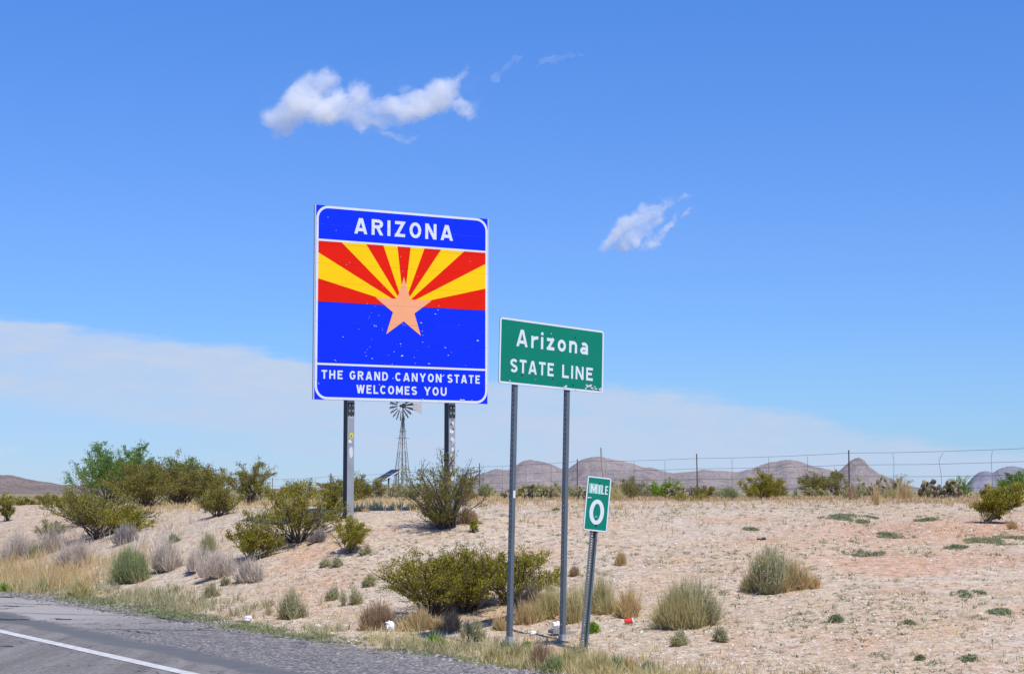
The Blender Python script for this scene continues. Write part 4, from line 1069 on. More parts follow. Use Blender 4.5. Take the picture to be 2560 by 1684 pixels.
pl('shrub', 372, 1272, 210, 108, 'olive creosote mass in the middle of the left thicket', 'bush', 'creosote_bush', CG, D=40, leaf='creosote_dark', ns=30, nt=420, nl=13000, L=.036, Wd=.018)
pl('shrub', 450, 1268, 215, 118, 'tall olive creosote at the right of the left thicket', 'bush', 'creosote_bush', CG, D=42, leaf='creosote_dark', ns=32, nt=440, nl=14000, L=.036, Wd=.018)
pl('shrub', 515, 1264, 150, 92, 'rounded creosote at the right end of the left thicket', 'bush', 'creosote_bush', CG, D=41, leaf='creosote_dark', ns=20, nt=260, nl=7500, L=.036, Wd=.018)
pl('shrub', 18, 1302, 70, 52, 'creosote bush cut by the left edge of the picture', 'bush', 'creosote_bush', CG, leaf='creosote_dark', ns=14, nt=120, nl=3000, L=.036)
pl('shrub', 68, 1278, 62, 28, 'flat creosote bush near the left edge under the mountain', 'bush', 'creosote_bush', CG, D=55, leaf='creosote_dark', ns=14, nt=110, nl=3000, L=.05, Wd=.024)
pl('shrub', 120, 1268, 80, 30, 'creosote between the left edge bushes and the thicket', 'bush', 'creosote_bush', CG, D=60, leaf='creosote_dark', ns=14, nt=110, nl=3000, L=.05, Wd=.024)
pl('shrub', 115, 1345, 60, 48, 'grey green bush with dark stems below the left thicket', 'bush', 'desert_shrub', leaf='sage', ns=14, nt=110, nl=2200, L=.03)
pl('shrub', 148, 1335, 40, 32, 'small round grey green bush beside the thicket foot', 'bush', 'desert_shrub', leaf='sage', ns=12, nt=80, nl=1500, L=.03)
# --- behind the beams
pl('shrub', 850, 1248, 130, 62, 'low creosote behind the left beam', 'bush', 'creosote_bush', CG, D=44, leaf='creosote_dark', ns=18, nt=220, nl=6500, L=.036, Wd=.018)
pl('shrub', 915, 1248, 95, 68, 'creosote bush behind and right of the left beam', 'bush', 'creosote_bush', CG, D=46, leaf='creosote_dark', ns=18, nt=210, nl=6000, L=.036, Wd=.018)
pl('shrub', 755, 1250, 90, 40, 'low creosote on the skyline between two taller bushes left of the beam', 'bush', 'creosote_bush', CG, D=46, leaf='creosote', ns=14, nt=130, nl=3800, L=.036, Wd=.018)
pl('shrub', 695, 1252, 75, 34, 'small creosote on the skyline under the fence wires', 'bush', 'creosote_bush', CG, D=46, leaf='creosote', ns=12, nt=110, nl=3000, L=.036, Wd=.018)
pl('shrub', 980, 1244, 90, 36, 'fresh green low bush at the foot of the windmill', 'bush', 'desert_shrub', D=60, leaf='sage', ns=12, nt=130, nl=3600, L=.045, Wd=.022)
pl('shrub', 1040, 1244, 80, 30, 'low green bush between windmill and tall creosote', 'bush', 'desert_shrub', D=62, leaf='broom', ns=12, nt=120, nl=3200, L=.045, Wd=.022)
# --- crest on the right, by the fence
pl('shrub', 2462, 1308, 108, 94, 'bright creosote bush leaning right near the right edge', 'bush', 'creosote_bush', CG, leaf='creosote', ns=16, nt=210, nl=8500, L=.03, Wd=.014, lean=.75)
pl('shrub', 1905, 1250, 110, 66, 'full green creosote under the middle of the fence', 'bush', 'creosote_bush', CG, D=43, leaf='creosote', ns=20, nt=240, nl=7000, L=.036, Wd=.017)
pl('shrub', 2030, 1246, 120, 68, 'grey stemmed creosote left of the tallest fence post', 'bush', 'creosote_bush', CG, D=47, leaf='creosote_dark', ns=26, nt=240, nl=5200, L=.034, Wd=.016)
pl('shrub', 2095, 1244, 60, 70, 'thin creosote touching the tallest fence post', 'bush', 'creosote_bush', CG, D=48, leaf='creosote_dark', ns=14, nt=120, nl=2600, L=.034, Wd=.016)
pl('brush', 1818, 1252, 66, 42, 'broom like green bush right of the rusty middle post', 'bush', 'broom_bush', D=44, leaf='broom', n=1500, wd=.014)
pl('shrub', 1765, 1247, 44, 38, 'dark small creosote beside the rusty middle post', 'bush', 'creosote_bush', CG, D=47, leaf='creosote_dark', ns=12, nt=90, nl=1900, L=.034)
pl('shrub', 1575, 1243, 90, 54, 'grey open bush just right of the mile marker', 'bush', 'creosote_bush', CG, D=48, leaf='creosote_dark', ns=22, nt=170, nl=3200, L=.034)
pl('shrub', 1665, 1240, 84, 40, 'fresh bright green bush below the fence, right of the mile marker', 'bush', 'desert_shrub', D=50, leaf='bright', ns=14, nt=160, nl=4800, L=.04, Wd=.02)
pl('shrub', 1725, 1254, 90, 20, 'flat creosote below the cactus by the rusty post', 'bush', 'creosote_bush', CG, D=42, leaf='creosote', ns=12, nt=90, nl=2200, L=.032)
pl('shrub', 2535, 1250, 90, 78, 'dark bush at the right edge behind the leaning creosote', 'bush', 'desert_shrub', D=43, leaf='mesquite', ns=18, nt=220, nl=5600, L=.036, Wd=.017, spread=.045)
pl('shrub', 2250, 1244, 60, 58, 'wiry grey green bush between the two cactus clumps', 'bush', 'desert_shrub', D=50, leaf='sage', ns=18, nt=130, nl=2200, L=.034)
pl('shrub', 2395, 1240, 70, 52, 'bright green bush behind the right cactus clump', 'bush', 'desert_shrub', D=49, leaf='bright', ns=16, nt=140, nl=2800, L=.036)
pl('shrub', 1430, 1240, 60, 22, 'low bush between the green sign and the mile marker on the crest', 'bush', 'desert_shrub', D=54, leaf='sage', ns=12, nt=90, nl=2000, L=.04)
pl('shrub', 1215, 1240, 44, 36, 'green bush at the fence right of the tall open creosote', 'bush', 'desert_shrub', D=58, leaf='broom', ns=12, nt=90, nl=2200, L=.045)
pl('shrub', 1385, 1238, 50, 24, 'low dark bush behind the green sign posts', 'bush', 'desert_shrub', D=58, leaf='creosote_dark', ns=12, nt=90, nl=1800, L=.045)
pl('shrub', 1620, 1240, 40, 34, 'thin bush left of the fresh green one', 'bush', 'desert_shrub', D=52, leaf='sage', ns=14, nt=80, nl=1300, L=.034)
pl('brush', 1540, 1245, 70, 40, 'pale straw coloured bush hidden partly by the mile marker', 'bush', 'dry_bush', D=45, leaf='paleyellow', n=1300, wd=.012)
pl('brush', 1170, 1244, 70, 34, 'brown dry bush on the crest left of the green sign', 'bush', 'dry_bush', D=50, leaf='brown', n=1200, wd=.012)
rb = random.Random(12)
LM = [(1193,'the fence post behind the tall open creosote'),(1280,'the near green sign post'),(1420,'the far green sign post'),(1500,'the mile marker'),(1600,'the thin grey bush'),(1738,'the rusty middle fence post'),
      (1905,'the full green creosote'),(2030,'the grey stemmed creosote'),(2121,'the tallest fence post'),(2185,'the large prickly pear'),(2345,'the wide dark prickly pear clump'),(2465,'the leaning creosote')]
CW = {'creosote_dark':'dull olive','creosote':'yellow green','sage':'grey green','broom':'wispy green','brown':'brown','paleyellow':'pale straw'}
seen = {}
def belt_label(px, lf, hp):
    q = min(LM, key=lambda a: abs(a[0]-px)); d = px-q[0]
    w_ = ('behind' if abs(d) < 12 else ('just left of' if d < 0 else 'just right of') if abs(d) < 35 else ('left of' if d < 0 else 'right of'))
    l = f"{'taller' if hp > 24 else 'low'} {CW[lf]} scrub bush {w_} {q[1]}"
    if l in seen: l = l.replace('scrub bush', 'scrub tuft' if l.replace('scrub bush', 'scrub tuft') not in seen else 'small shrub')
    seen[l] = 1; return l
for i in range(84):
    t = rb.uniform(-4, 34); x = 9-.5*t+rb.uniform(-2.2, 2.0); y = 45+.866*t+rb.uniform(-1.5, 3); k = F/y; px = 1280+x*k
    if not (1200 < px < 2600): continue
    lf = rb.choice(['creosote_dark', 'creosote', 'sage', 'broom', 'brown', 'paleyellow', 'sage']); hp = rb.uniform(14, 34)
    if lf in ('brown', 'paleyellow', 'broom'): r = pl('brush', px, HZ+14, rb.uniform(24, 60), hp, belt_label(px, lf, hp), 'bush', 'fence_scrub', 'low scrub belt along the fence', D=y, leaf=lf, n=700, wd=.011)
    else: r = pl('shrub', px, HZ+14, rb.uniform(30, 70), hp, belt_label(px, lf, hp), 'bush', 'fence_scrub', 'low scrub belt along the fence', D=y, leaf=lf, ns=10, nt=70, nl=1100, L=.036, Wd=.017)
# --- left slope brush
GB = 'dead grey brush on the left bank'
for px, py, wpx, hpx, lf, lab in [(45,1400,150,80,'grey','pale grey dead brush cut by the left picture edge'), (130,1378,90,62,'grey','pale grey brush below the grey green bushes at left'),
    (200,1415,140,72,'grey','wide lavender grey brush mound in the middle of the left bank'), (312,1358,80,52,'darkgrey','dark grey brush right at the foot of the thicket'),
    (425,1425,95,78,'grey','tall pale brush just right of the round green shrub'), (500,1425,90,60,'grey','grey brush between the round green shrub and the yellow green creosote'),
    (545,1440,120,70,'grey','grey tan brush in front and left of the yellow green creosote'), (620,1452,130,62,'grey','low grey brush at the foot of the yellow green creosote'),
    (800,1352,80,36,'darkgrey','dark brush under the right side of the wide olive creosote'), (690,1365,80,36,'darkgrey','dark brush under the left side of the wide olive creosote'),
    (950,1572,120,72,'brown','brown brush left of the large dense creosote'), (1330,1545,130,85,'brown','brown brush behind the green sign posts'),
    (1155,1262,60,26,'brown','little brown brush on the crest behind the tall open creosote'), (1165,1308,60,42,'brown','brown brush right of the tall open creosote stems')]:
    pl('brush', px, py, wpx, hpx, lab, 'brush', 'dead_brush', GB, leaf=lf, n=int(1500+wpx*9), wd=.0075 if py > 1350 else .009)
pl('brush', 318, 1452, 138, 82, 'round dense green shrub in the middle of the left bank', 'shrub', 'round_shrub', leaf='broom', n=6500, wd=.007, up=.45, base=.3, leaf2='broom', n2=5000, curl=.2)
pl('brush', 92, 1392, 62, 32, 'small green shrub among the grey brush at left', 'shrub', 'round_shrub', leaf='broom', n=2200, wd=.009)
pl('brush', 431, 1358, 40, 26, 'small round green shrub on bare sand above the round dense one', 'shrub', 'round_shrub', leaf='broom', n=1600, wd=.008)
pl('brush', 520, 1385, 72, 54, 'grey green shrub above the grey brush left of the yellow green creosote', 'shrub', 'round_shrub', leaf='sage', n=2400, wd=.009)
# --- grey green plants of the slope and the verge
WG = 'grey green weeds on the gravel slope'
for px, py, wpx, hpx, lf, l2, lab in [
    (530,1492,42,40,'sage','sage','narrow grey green weed left of the two white scraps'), (560,1462,40,26,'sage','sage','small grey green weed beside the tan brush'),
    (728,1545,105,85,'sage','sage','open tall weed at the verge behind the white scraps'), (812,1418,52,24,'sage','sage','small grey green weed right of the verge slope middle'),
    (842,1416,34,24,'sage','sage','small grey green weed just below the small upright creosote'), (918,1386,44,26,'sage','sage','grey green weed at the foot of the small upright creosote'),
    (835,1500,44,38,'sage','sage','grey green weed in the middle of the lower slope'), (888,1510,66,42,'sage','sage','wider grey green weed right of its twin on the lower slope'),
    (925,1466,50,34,'sage','sage','grey green weed left of the large dense creosote'), (1190,1602,92,60,'sage','sage','soft grey green bush at the verge left of the near sign post'),
    (1700,1612,62,40,'sage','sage','blue green weed below the straw bush at right'), (1800,1602,72,40,'sage','sage','blue green weed right of its twin below the straw bush'),
    (2090,1556,44,20,'mat','mat','small dark green weed on the open slope at right'), (2300,1650,30,14,'mat','mat','tiny weed low on the right slope')]:
    pl('brush', px, py, wpx, hpx, lab, 'weed', 'grey_green_weed', WG, leaf=lf, n=int(200+wpx*9), wd=.008, leaf2=l2, n2=int(150+wpx*12), curl=.18)
r = pl('brush', 1925, 1478, 165, 112, 'large grey green flowering bush with orange blossoms on the right slope', 'bush', 'flowering_bush', leaf='sage', n=3000, wd=.008, leaf2='sage', n2=6500, up=.35, curl=.16)
rs = np.random.RandomState(3); n = 110; azr = rs.rand(n)*6.28; rad = rs.rand(n)**.5*.25; P = np.stack([np.cos(azr)*rad, np.sin(azr)*rad, .16+.26*rs.rand(n)], 1)
V, Q = leaves_np(P, .022, .018, rs, .5); me = mesh_np('blossoms', V, [Q]); me.materials.append(M['flower']); tag(link('blossoms', me, r), kind='stuff')
pl('brush', 1735, 1560, 215, 118, 'large straw and grey green bush, nearest of the bushes on the right slope', 'bush', 'straw_bush', leaf='sage', n=2800, wd=.008, leaf2='sage', n2=3800, up=.35, curl=.16)
pl('brush', 1690, 1568, 190, 108, 'straw coloured grass growing through the nearest bush on the right slope', 'grass clump', 'straw_clump', leaf='paleyellow', n=4200, wd=.006, up=.35)
DG = 'dry grass clumps'
for px, py, wpx, hpx, lf, lab in [
    (1500,1530,160,95,'paleyellow','wide pale yellow grass clump right behind the mile marker post'), (1575,1540,140,75,'straw','straw grass clump behind the red cup'),
    (1436,1440,36,26,'brown','little brown grass tuft beside the far sign post'), (1552,1412,40,34,'straw','small straw tuft on the slope above the pale grass'),
    (1960,1480,34,52,'straw','straw tuft in front of the orange flowering bush'), (2040,1470,60,36,'straw','straw tuft right of the orange flowering bush'), (1985,1476,90,84,'straw','tall straw growing through the right side of the orange flowering bush'), (1870,1480,60,50,'paleyellow','pale grass at the left foot of the orange flowering bush'),
    (2190,1262,40,60,'straw','tall straw grass between the tallest fence post and the right cactus'), (2260,1254,60,62,'straw','tall blond grass left of the right cactus clump'),
    (1370,1545,150,90,'paleyellow','pale grass clump between the two green sign posts'), (1440,1555,120,90,'paleyellow','pale grass clump between the far sign post and the mile marker'),
    (1305,1560,90,60,'straw','tan grass clump behind the near sign post'), (1250,1575,60,40,'straw','short tan grass left of the near sign post'),
    (1050,1575,120,62,'straw','tan grass skirt under the large dense creosote'), (1130,1575,110,52,'brown','brown grass skirt under the large dense creosote'),
    (1235,1655,110,52,'paleyellow','yellow green grass clump at the verge left of the mile marker'), (1290,1650,90,48,'paleyellow','light grass clump at the verge below the near sign post'),
    (1350,1668,120,66,'brown','pinkish dry grass clump at the verge below the far sign post'), (1420,1672,110,60,'paleyellow','blond grass clump left of the mile marker foot'),
    (1500,1684,120,60,'paleyellow','blond grass clump right of the mile marker foot'), (1575,1682,90,45,'straw','straw grass clump at the lower edge right of the mile marker'),
    (2530,1322,60,26,'straw','dry grass right under the leaning creosote'), (905,1278,60,18,'straw','short straw grass in front of the sign shadow')]:
    pl('brush', px, py, wpx, hpx, lab, 'grass clump', 'dry_grass_clump', DG, leaf=lf, n=int(400+wpx*10), wd=.006, up=.4)
VG = 'green weeds at the road verge'
for px, py, wpx, hpx, lf, lab in [
    (1080,1616,82,34,'bright','bright green weed on the gravel edge left of the near sign post'), (1265,1640,90,48,'mat','soft green weed below the near sign post'),
    (1450,1650,70,46,'sage','dark weed at the mile marker foot'), (1320,1622,40,20,'bright','small yellow green weed between the sign posts'),
    (1480,1582,50,28,'bright','yellow green weed right of the mile marker post'), (1385,1682,80,50,'broom','green weed at the lower edge below the far sign post'),
    (1540,1682,70,44,'broom','green weed at the lower edge right of the mile marker'), (1620,1680,80,30,'mat','blue green weed at the lower edge'),
    (105,1480,50,34,'broom','green weed at the road edge far left'), (10,1478,50,26,'bright','green weed cut by the left picture edge'),
    (200,1490,90,48,'paleyellow','light green and blond grass tuft at the road edge, left'), (1060,1572,60,44,'mat','grey green weed right under the large dense creosote')]:
    pl('brush', px, py, wpx, hpx, lab, 'weed', 'verge_weed', VG, leaf=lf, n=int(500+wpx*9), wd=.007, leaf2=lf if lf != 'paleyellow' else None, n2=500, up=.5)
MG = 'flat dark green mat weeds on the right slope'
for px, py, wpx, hpx, lab in [(2120,1292,150,26,'broad flat green mat weed below the tallest fence post'), (2150,1305,60,14,'flat green weed just under the broad mat'), (2170,1312,46,14,'small yellow green mat below the broad mat'),
    (1875,1325,50,14,'small mat weed above the orange flowering bush'), (2500,1350,180,34,'long flat mat weed at the right edge'), (2390,1370,60,20,'mat weed left of the long one at the right edge'),
    (2330,1300,90,16,'flat mat weed left of the leaning creosote'), (2240,1340,120,18,'thin mat weed in the middle of the right slope'), (2160,1385,110,20,'mat weed in the red earth patch'), (2310,1388,80,20,'mat weed right of the red earth patch'),
    (2420,1485,90,26,'grey flat weed low at right'), (2500,1532,70,18,'olive weed low at the right edge'), (2200,1640,60,30,'round olive weed near the bottom right'), (2340,1660,50,16,'flat green weed near the bottom right corner'),
    (2430,1648,70,34,'green weed next to the bottom right corner'), (2270,1560,44,18,'short dark weed in the middle of the lower right'), (1390,1275,20,14,'tiny lone green weed between the sign posts')]:
    pl('mat', px, py, wpx, hpx, lab, 'weed', 'mat_weed', MG)

# --- prickly pears: every pad its own piece
def pad_mesh():
    n = 12; V = []; F_ = []
    for s, y in ((1, .0), ):
        pass
    ring = [(0.5*math.sin(2*math.pi*k/n)*(1.0), -math.cos(2*math.pi*k/n)*.62+.62) for k in range(n)]
    V = [(x, 0, z) for x, z in ring] + [(x*.8, -.085, (z-.62)*.8+.62) for x, z in ring] + [(x*.8, .085, (z-.62)*.8+.62) for x, z in ring]
    F_ = [(k, (k+1) % n, n+(k+1) % n, n+k) for k in range(n)] + [((k+1) % n, k, 2*n+k, 2*n+(k+1) % n) for k in range(n)] + [tuple(range(n, 2*n)), tuple(range(2*n, 3*n))[::-1]]
    out = []
    for mm in ('pad', 'pad_dead'):
        me = bpy.data.meshes.new('pad'); me.from_pydata(V, [], F_); me.materials.append(M[mm]); me.polygons.foreach_set('use_smooth', [True]*len(me.polygons)); out.append(me)
    return out
PADS = pad_mesh()
def cactus(px, D, wpx, top_py, label, n=40, seed=0, dead=.3):
    rnd = random.Random(seed); d = ray(px, HZ); d = d/d[1]; X = d[0]*D; g = Vector((X, D, hgt(X, D))); k = D/F
    H = max(CAMZ+(HZ-top_py)*k-g.z, .25); W = wpx*k
    root = empty('prickly_pear', g, 0, label, 'cactus', 'prickly pear cacti along the fence')
    s0 = .125; n = int(n*1.5); made = []
    for i in range(n):
        s = s0*rnd.uniform(.75, 1.15)
        if i < n*.28 or not made:
            p = Vector((rnd.uniform(-.5, .5)*W*.85, rnd.uniform(-.35, .35)*W*.5, -.02)); up = Vector((rnd.gauss(0, .3), rnd.gauss(0, .3), 1))
        else:
            for _ in range(12):
                q = rnd.choice(made); p = q[0]+q[1]*q[2]*rnd.uniform(.95, 1.15)
                if p.z+s*.6 < H*(1.02-.55*(2*p.x/W)**2 if W else 1) and abs(p.x) < W*.55: break
            up = q[1]+Vector((rnd.gauss(0, .45), rnd.gauss(0, .45), rnd.uniform(0, .5)))
        up.normalize(); zr = rnd.uniform(0, math.pi)
        rot = up.to_track_quat('Z', 'Y') @ Matrix.Rotation(zr, 3, 'Z').to_quaternion()
        o = link('pad', PADS[1 if (rnd.random() < dead and p.z < H*.75) else 0], root); o.location = p; o.rotation_mode = 'QUATERNION'; o.rotation_quaternion = rot; o.scale = (s, s*rnd.uniform(.8, 1.3), s)
        made.append((p, up, s))
cactus(2185, 44.5, 115, 1178, 'large prickly pear right of the tallest fence post', 95, 1, .35)
cactus(2345, 42.5, 115, 1187, 'wide prickly pear clump with many dark dead pads, under the bent fence stay', 110, 2, .5)
cactus(2480, 43, 50, 1206, 'small pale prickly pear half hidden by the leaning creosote', 30, 3, .3)
cactus(1700, 46, 85, 1214, 'low prickly pear left of the rusty middle post', 55, 4, .2)
cactus(1320, 50, 42, 1198, 'upright prickly pear between the two green sign posts, near the left one', 36, 5, .4)
cactus(1275, 51, 50, 1220, 'low prickly pear just left of the near sign post', 24, 6, .25)
cactus(1375, 52, 80, 1216, 'low prickly pear row between the green sign posts, near the far one', 40, 7, .25)
cactus(1462, 50, 60, 1220, 'low prickly pear between the far green sign post and the mile marker', 28, 8, .25)

# ---------------------------------------------------------------- ground cover nobody could count
def scatter_world(n, rs, rmin, rmax, hal=23, p=1.6):
    """random spots, thinning with distance"""
    a = np.radians(rs.uniform(-hal, hal, n)); t = rs.rand(n); r = rmin*(rmax/rmin)**(t**p*1.0) ; return r*np.sin(a), r*np.cos(a)
def stones(name, n, seed, smin, smax, vmin, vmax, m, rmin=11, rmax=60, zoff=0.0, p=1.0, area=None):
    rs = np.random.RandomState(seed)
    if area: u = rs.uniform(area[0], area[1], n); v = rs.triangular(area[2], 8.05, area[3], n); x, y = xy(u, v)
    else: x, y = scatter_world(n, rs, rmin, rmax, p=p); u, v = uv(x, y)
    keep = (v > vmin) & (v < vmax)
    keep &= rs.rand(n) < (.35+.9*np.clip(fbm(x*.5+3, y*.5, 3)+.45, 0, 1)); x, y, v, u = x[keep], y[keep], v[keep], u[keep]; n = len(x)
    s = smin*(smax/smin)**(rs.rand(n)**2.6)
    base = np.array([[1,0,0],[-.5,.87,0],[-.5,-.87,0],[0,0,.75],[.5,.87,.3],[-1,0,.3],[.5,-.87,.3]])
    Fb = np.array([[0,4,3],[4,5,3],[5,6,3],[6,0,3],[0,1,4],[1,5,4],[5,1,2],[5,2,6],[6,2,0]])
    Fb = np.array([[0,4,3],[4,1,3],[1,5,3],[5,2,3],[2,6,3],[6,0,3]])
    a = rs.rand(n)*6.28; ca, sa = np.cos(a), np.sin(a); J = base[None]*(1+.35*rs.normal(size=(n, 7, 3)))*np.array([1, .75, .62])
    V = np.stack([J[..., 0]*ca[:, None]-J[..., 1]*sa[:, None], J[..., 0]*sa[:, None]+J[..., 1]*ca[:, None], J[..., 2]], -1)*s[:, None, None]
    z = height(x, y) if vmin > 7.7 else np.maximum(height(x, y), np.where(v < road_edge(u), .0, -1))
    V += np.stack([x, y, z-s*.12+zoff], -1)[:, None, :]; F_ = (Fb[None]+np.arange(n)[:, None, None]*7).reshape(-1, 3)
    me = mesh_np(name, V.reshape(-1, 3), [F_]); me.materials.append(m); return tag(link(name, me), kind='stuff')
stones('gravel', 260000, 5, .008, .030, 8.4, 60, M['rock'], 11, 48)
stones('road_edge_gravel', 42000, 6, .008, .030, 7.35, 8.8, M['chips'], area=(6, 60, 7.35, 8.8))

def tufts(name, n, seed, lf, dens, H, W, bl, wd, rmin=11, rmax=70, area=None):
    """short scattered tufts as one uncountable cover"""
    rs = np.random.RandomState(seed)
    if area: u = rs.uniform(area[0], area[1], n); v = rs.uniform(area[2], area[3], n); x, y = xy(u, v)
    else: x, y = scatter_world(n, rs, rmin, rmax, p=1.0); u, v = uv(x, y)
    k = rs.rand(n) < dens(x, y, u, v); x, y = x[k], y[k]; n = len(x)
    if n == 0: return
    z = height(x, y); sc_ = (.5+rs.rand(n))
    P = np.repeat(np.stack([x, y, z], -1), bl, 0); s = np.repeat(sc_, bl); m = len(P)
    a = rs.rand(m)*6.28; r = rs.rand(m)*W*s; hh = H*s*(.35+.75*rs.rand(m))
    b = P+np.stack([np.cos(a)*r*.35, np.sin(a)*r*.35, np.full(m, -.01)], -1); t = P+np.stack([np.cos(a)*r, np.sin(a)*r, hh], -1)
    q = rs.normal(size=(m, 3)); q[:, 2] *= .3; q /= np.linalg.norm(q, axis=1, keepdims=True); w_ = wd*(.6+.8*rs.rand(m))[:, None]
    mid = (b+t)/2+np.array([0, 0, 1])*hh[:, None]*.1
    V = np.stack([b-q*w_*.4, b+q*w_*.4, mid+q*w_*.5, t, mid-q*w_*.5], 1).reshape(-1, 3); i = np.arange(m)*5
    me = mesh_np(name, V, [np.stack([i, i+1, i+2, i+4], -1), np.stack([i+4, i+2, i+3], -1)]); me.materials.append(M[lf]); tag(link(name, me), kind='stuff')
def bump1(x, c, w_): return np.exp(-((x-c)/w_)**2)
nz = lambda x, y, s, o: np.clip(fbm(x*s+o, y*s-o, 3)*2+.5, 0, 1)
# blond grass on the left bank by the road
tufts('dry_grass', 9000, 11, 'straw', lambda x,y,u,v: sm(u, 23.0, 26.5)*bump1(v, 9.1, .95)*(.35+.65*nz(x,y,.8,3)), .24, .18, 16, .0055, area=(21, 62, 8.2, 11.5))
tufts('dry_grass', 5000, 12, 'paleyellow', lambda x,y,u,v: sm(u, 23.5, 27)*bump1(v, 8.6, .35)*(.25+.75*nz(x,y,.9,8)), .22, .15, 16, .0055, area=(22, 60, 8.1, 9.6))
tufts('dry_grass', 5000, 21, 'grey', lambda x,y,u,v: sm(u, 24, 27)*bump1(v, 10.6, 1.0)*nz(x,y,.7,18)**1.2*.8, .18, .20, 14, .006, area=(22, 55, 9, 12.6))
tufts('dry_grass', 26000, 22, 'straw', lambda x,y,u,v: bump1(v, 31.5, 3.6)*(.05+.95*nz(x,y,.45,31)**1.6)*.8, .10, .13, 8, .012, area=(18, 64, 24, 38))
tufts('dry_grass', 22000, 23, 'brown', lambda x,y,u,v: bump1(v, 31.0, 3.6)*nz(x,y,.6,36)**1.5, .10, .15, 8, .012, area=(18, 64, 24, 38))
tufts('dry_grass', 8000, 24, 'straw', lambda x,y,u,v: bump1(v, 16.0, 2.2)*sm(u, 22, 25)*(1-sm(u, 36, 44))*nz(x,y,.5,41)*.9, .12, .12, 7, .010, area=(20, 46, 13, 20))
tufts('dry_grass', 26000, 13, 'straw', lambda x,y,u,v: .30*sm(v, 13, 16)*nz(x,y,.5,1)**2*sm(u, 16, 24)+.16*sm(v, 24, 30), .10, .09, 6, .008, rmin=22)
tufts('dry_grass', 22000, 14, 'straw', lambda x,y,u,v: .20*sm(v, 8.6, 10)*nz(x,y,.45,6)**2, .06, .07, 5, .007)
tufts('dry_grass', 16000, 19, 'straw', lambda x,y,u,v: .22*bump1(v, 9.6, .9)*(1-sm(u, 20, 24))*nz(x,y,.6,16), .07, .08, 6, .006)
tufts('dry_grass', 9000, 25, 'brown', lambda x,y,u,v: nz(x,y,.7,51)**1.6*.55, .025, .10, 8, .006, area=(6, 34, 8.8, 30))
tufts('dry_grass', 5200, 26, 'straw', lambda x,y,u,v: nz(x,y,.6,61)**2.2*(1-sm(u, 18, 23))*(1-sm(v, 9.6, 12)*.8)*.8, .06, .08, 8, .005, area=(6, 24, 8.6, 13))
tufts('dry_grass', 5200, 27, 'paleyellow', lambda x,y,u,v: bump1(u, 13.0, 2.2)*nz(x,y,.9,66)**1.5*bump1(v, 9.0, .55), .11, .10, 10, .005, area=(8, 17, 8.5, 10.5))
# green creepers along the asphalt edge
tufts('verge_weeds', 9000, 15, 'mat', lambda x,y,u,v: bump1(v, 8.5, .30)*(.05+.95*nz(x,y,1.1,4)**1.5), .028, .09, 14, .007, area=(11.5, 27, 7.9, 9.4))
tufts('verge_weeds', 5000, 16, 'broom', lambda x,y,u,v: bump1(v, 8.45, .2)*nz(x,y,1.3,12)**1.4, .035, .08, 14, .006, area=(12.5, 24, 8, 9))
tufts('verge_weeds', 4500, 20, 'sage', lambda x,y,u,v: bump1(v, 9.0, .5)*nz(x,y,1.0,22)**2, .10, .10, 14, .006, area=(8, 26, 8.2, 10.5))
# tiny green specks over the gravel, thicker on the right
tufts('small_weeds', 26000, 17, 'mat', lambda x,y,u,v: (.05+.55*(1-sm(u, 18, 30))*sm(v, 9.5, 12))*nz(x,y,.6,2)**2.2*sm(v, 9, 10), .028, .075, 16, .007)
tufts('small_weeds', 16000, 18, 'sage', lambda x,y,u,v: .22*nz(x,y,.7,5)**2*sm(v, 9.5, 10.5), .045, .06, 12, .006)
# a low far belt of bushes beyond the fence
def far_belt():
    rs = np.random.RandomState(8); Vs = []; n = 1100; a = np.radians(rs.uniform(-26, 26, n)); r = 95*(900/95)**rs.rand(n)
    x = r*np.sin(a); y = r*np.cos(a); z = height(x, y); m = 70
    P = np.repeat(np.stack([x, y, z], -1), m, 0); s = np.repeat(.5+.7*rs.rand(n), m)[:, None]
    q = rs.normal(size=(n*m, 3)); q /= np.linalg.norm(q, axis=1, keepdims=True); q *= (rs.rand(n*m)**.4)[:, None]; q[:, 2] = np.abs(q[:, 2])*.8
    V, Q = leaves_np(P+q*s*1.3, .26, .15, rs, .6); me = mesh_np('distant_scrub', V, [Q]); me.materials.append(M['creosote_dark']); tag(link('distant_scrub', me), kind='stuff')
far_belt()

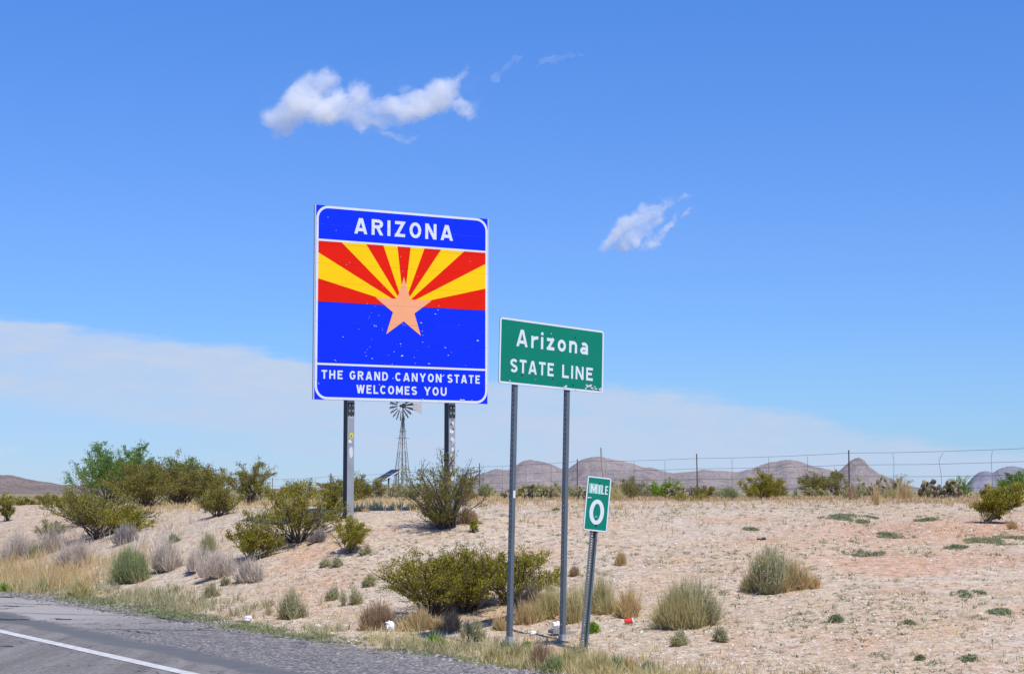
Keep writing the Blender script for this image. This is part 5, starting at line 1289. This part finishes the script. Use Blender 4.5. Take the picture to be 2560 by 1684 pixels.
# ---------------------------------------------------------------- litter
def crumple(name, px, py, w_, h, m, label, seed, D=None):
    g = ground(px, py); rnd = np.random.RandomState(seed); n1, n2 = 9, 12; V = []
    for i in range(n1):
        for j in range(n2):
            th = math.pi*(i+.5)/n1; ph = 2*math.pi*j/n2; r = .6+.55*rnd.rand()
            V.append((math.sin(th)*math.cos(ph)*r*w_/2, math.sin(th)*math.sin(ph)*r*w_*.35, max(math.cos(th)*r*h/2+h/2, 0)))
    Fq = [(i*n2+j, i*n2+(j+1) % n2, (i+1)*n2+(j+1) % n2, (i+1)*n2+j) for i in range(n1-1) for j in range(n2)]
    b = MB(); b.add(V, Fq+[tuple(range(n2))[::-1], tuple((n1-1)*n2+j for j in range(n2))]); o = b.build(name, m); o.location = g; tag(o, label, 'litter', 'litter along the verge'); return o
s_ = 17/F
crumple('plastic_bag', 620, 1555, 26*s_, 20*s_, M['paper'], 'leftmost crumpled white plastic bag at the asphalt edge', 1)
crumple('plastic_bag', 795, 1571, 22*s_, 14*s_, M['paper'], 'small white scrap, middle one of the three along the asphalt edge', 2)
crumple('plastic_bag', 975, 1578, 30*s_, 30*s_, M['paper'], 'biggest crumpled white bag, left of the large dense creosote', 3)
crumple('plastic_bag', 1392, 1572, 30*s_, 20*s_, M['paper'], 'white bag lying against the far green sign post', 4)
crumple('plastic_bag', 1333, 1588, 26*s_, 12*s_, M['paper'], 'torn white scrap between the two green sign posts', 5)
crumple('paper_bag', 1397, 1560, 22*s_, 24*s_, M['brownpaper'], 'brown crumpled bag beside the far green sign post', 6)
crumple('plastic_bag', 62, 1472, 14*s_*1.4, 9*s_*1.4, M['paper'], 'tiny white scrap in the blond grass at far left', 7)
def cup():
    g = ground(1572, 1560); r = empty('drink_cup', g+Vector((0,0,.03)), R(8), 'red paper cup with white rim lying on its side in the sand', 'cup')
    MB().tube([(-.044,0,-.004), (.034,0,.0)], [.025, .031], 14).build('cup_body', M['cupred'], r)
    MB().tube([(.035,0,.0), (.043,0,.0005)], .034, 14).build('lid', M['cupwhite'], r)
cup()
def slab():
    g = ground(1405, 1585); b = MB(); b.box((0,0,.02), (.26,.16,.035)); b.box((-.05,.02,.045), (.12,.10,.012)); o = b.build('concrete_slab', M['slab'], bevel=.004); o.location = g; o.rotation_euler = (0, R(4), R(20))
    tag(o, 'flat grey slab at the foot of the far green sign post', 'slab')
slab()
def black_thing():
    g = ground(1900, 1350); b = MB(); b.box((0,0,.012), (.07,.05,.022), Matrix.Rotation(R(9), 3, 'Y')); b.box((.06,.012,.02), (.06,.03,.035), Matrix.Rotation(R(-20), 3, 'Z')); o = b.build('tyre_scrap', M['tar'], bevel=.01); o.location = g; o.rotation_euler = (0,0,R(15))
    tag(o, 'small black scrap of tyre above the orange flowering bush', 'litter', None)
black_thing()
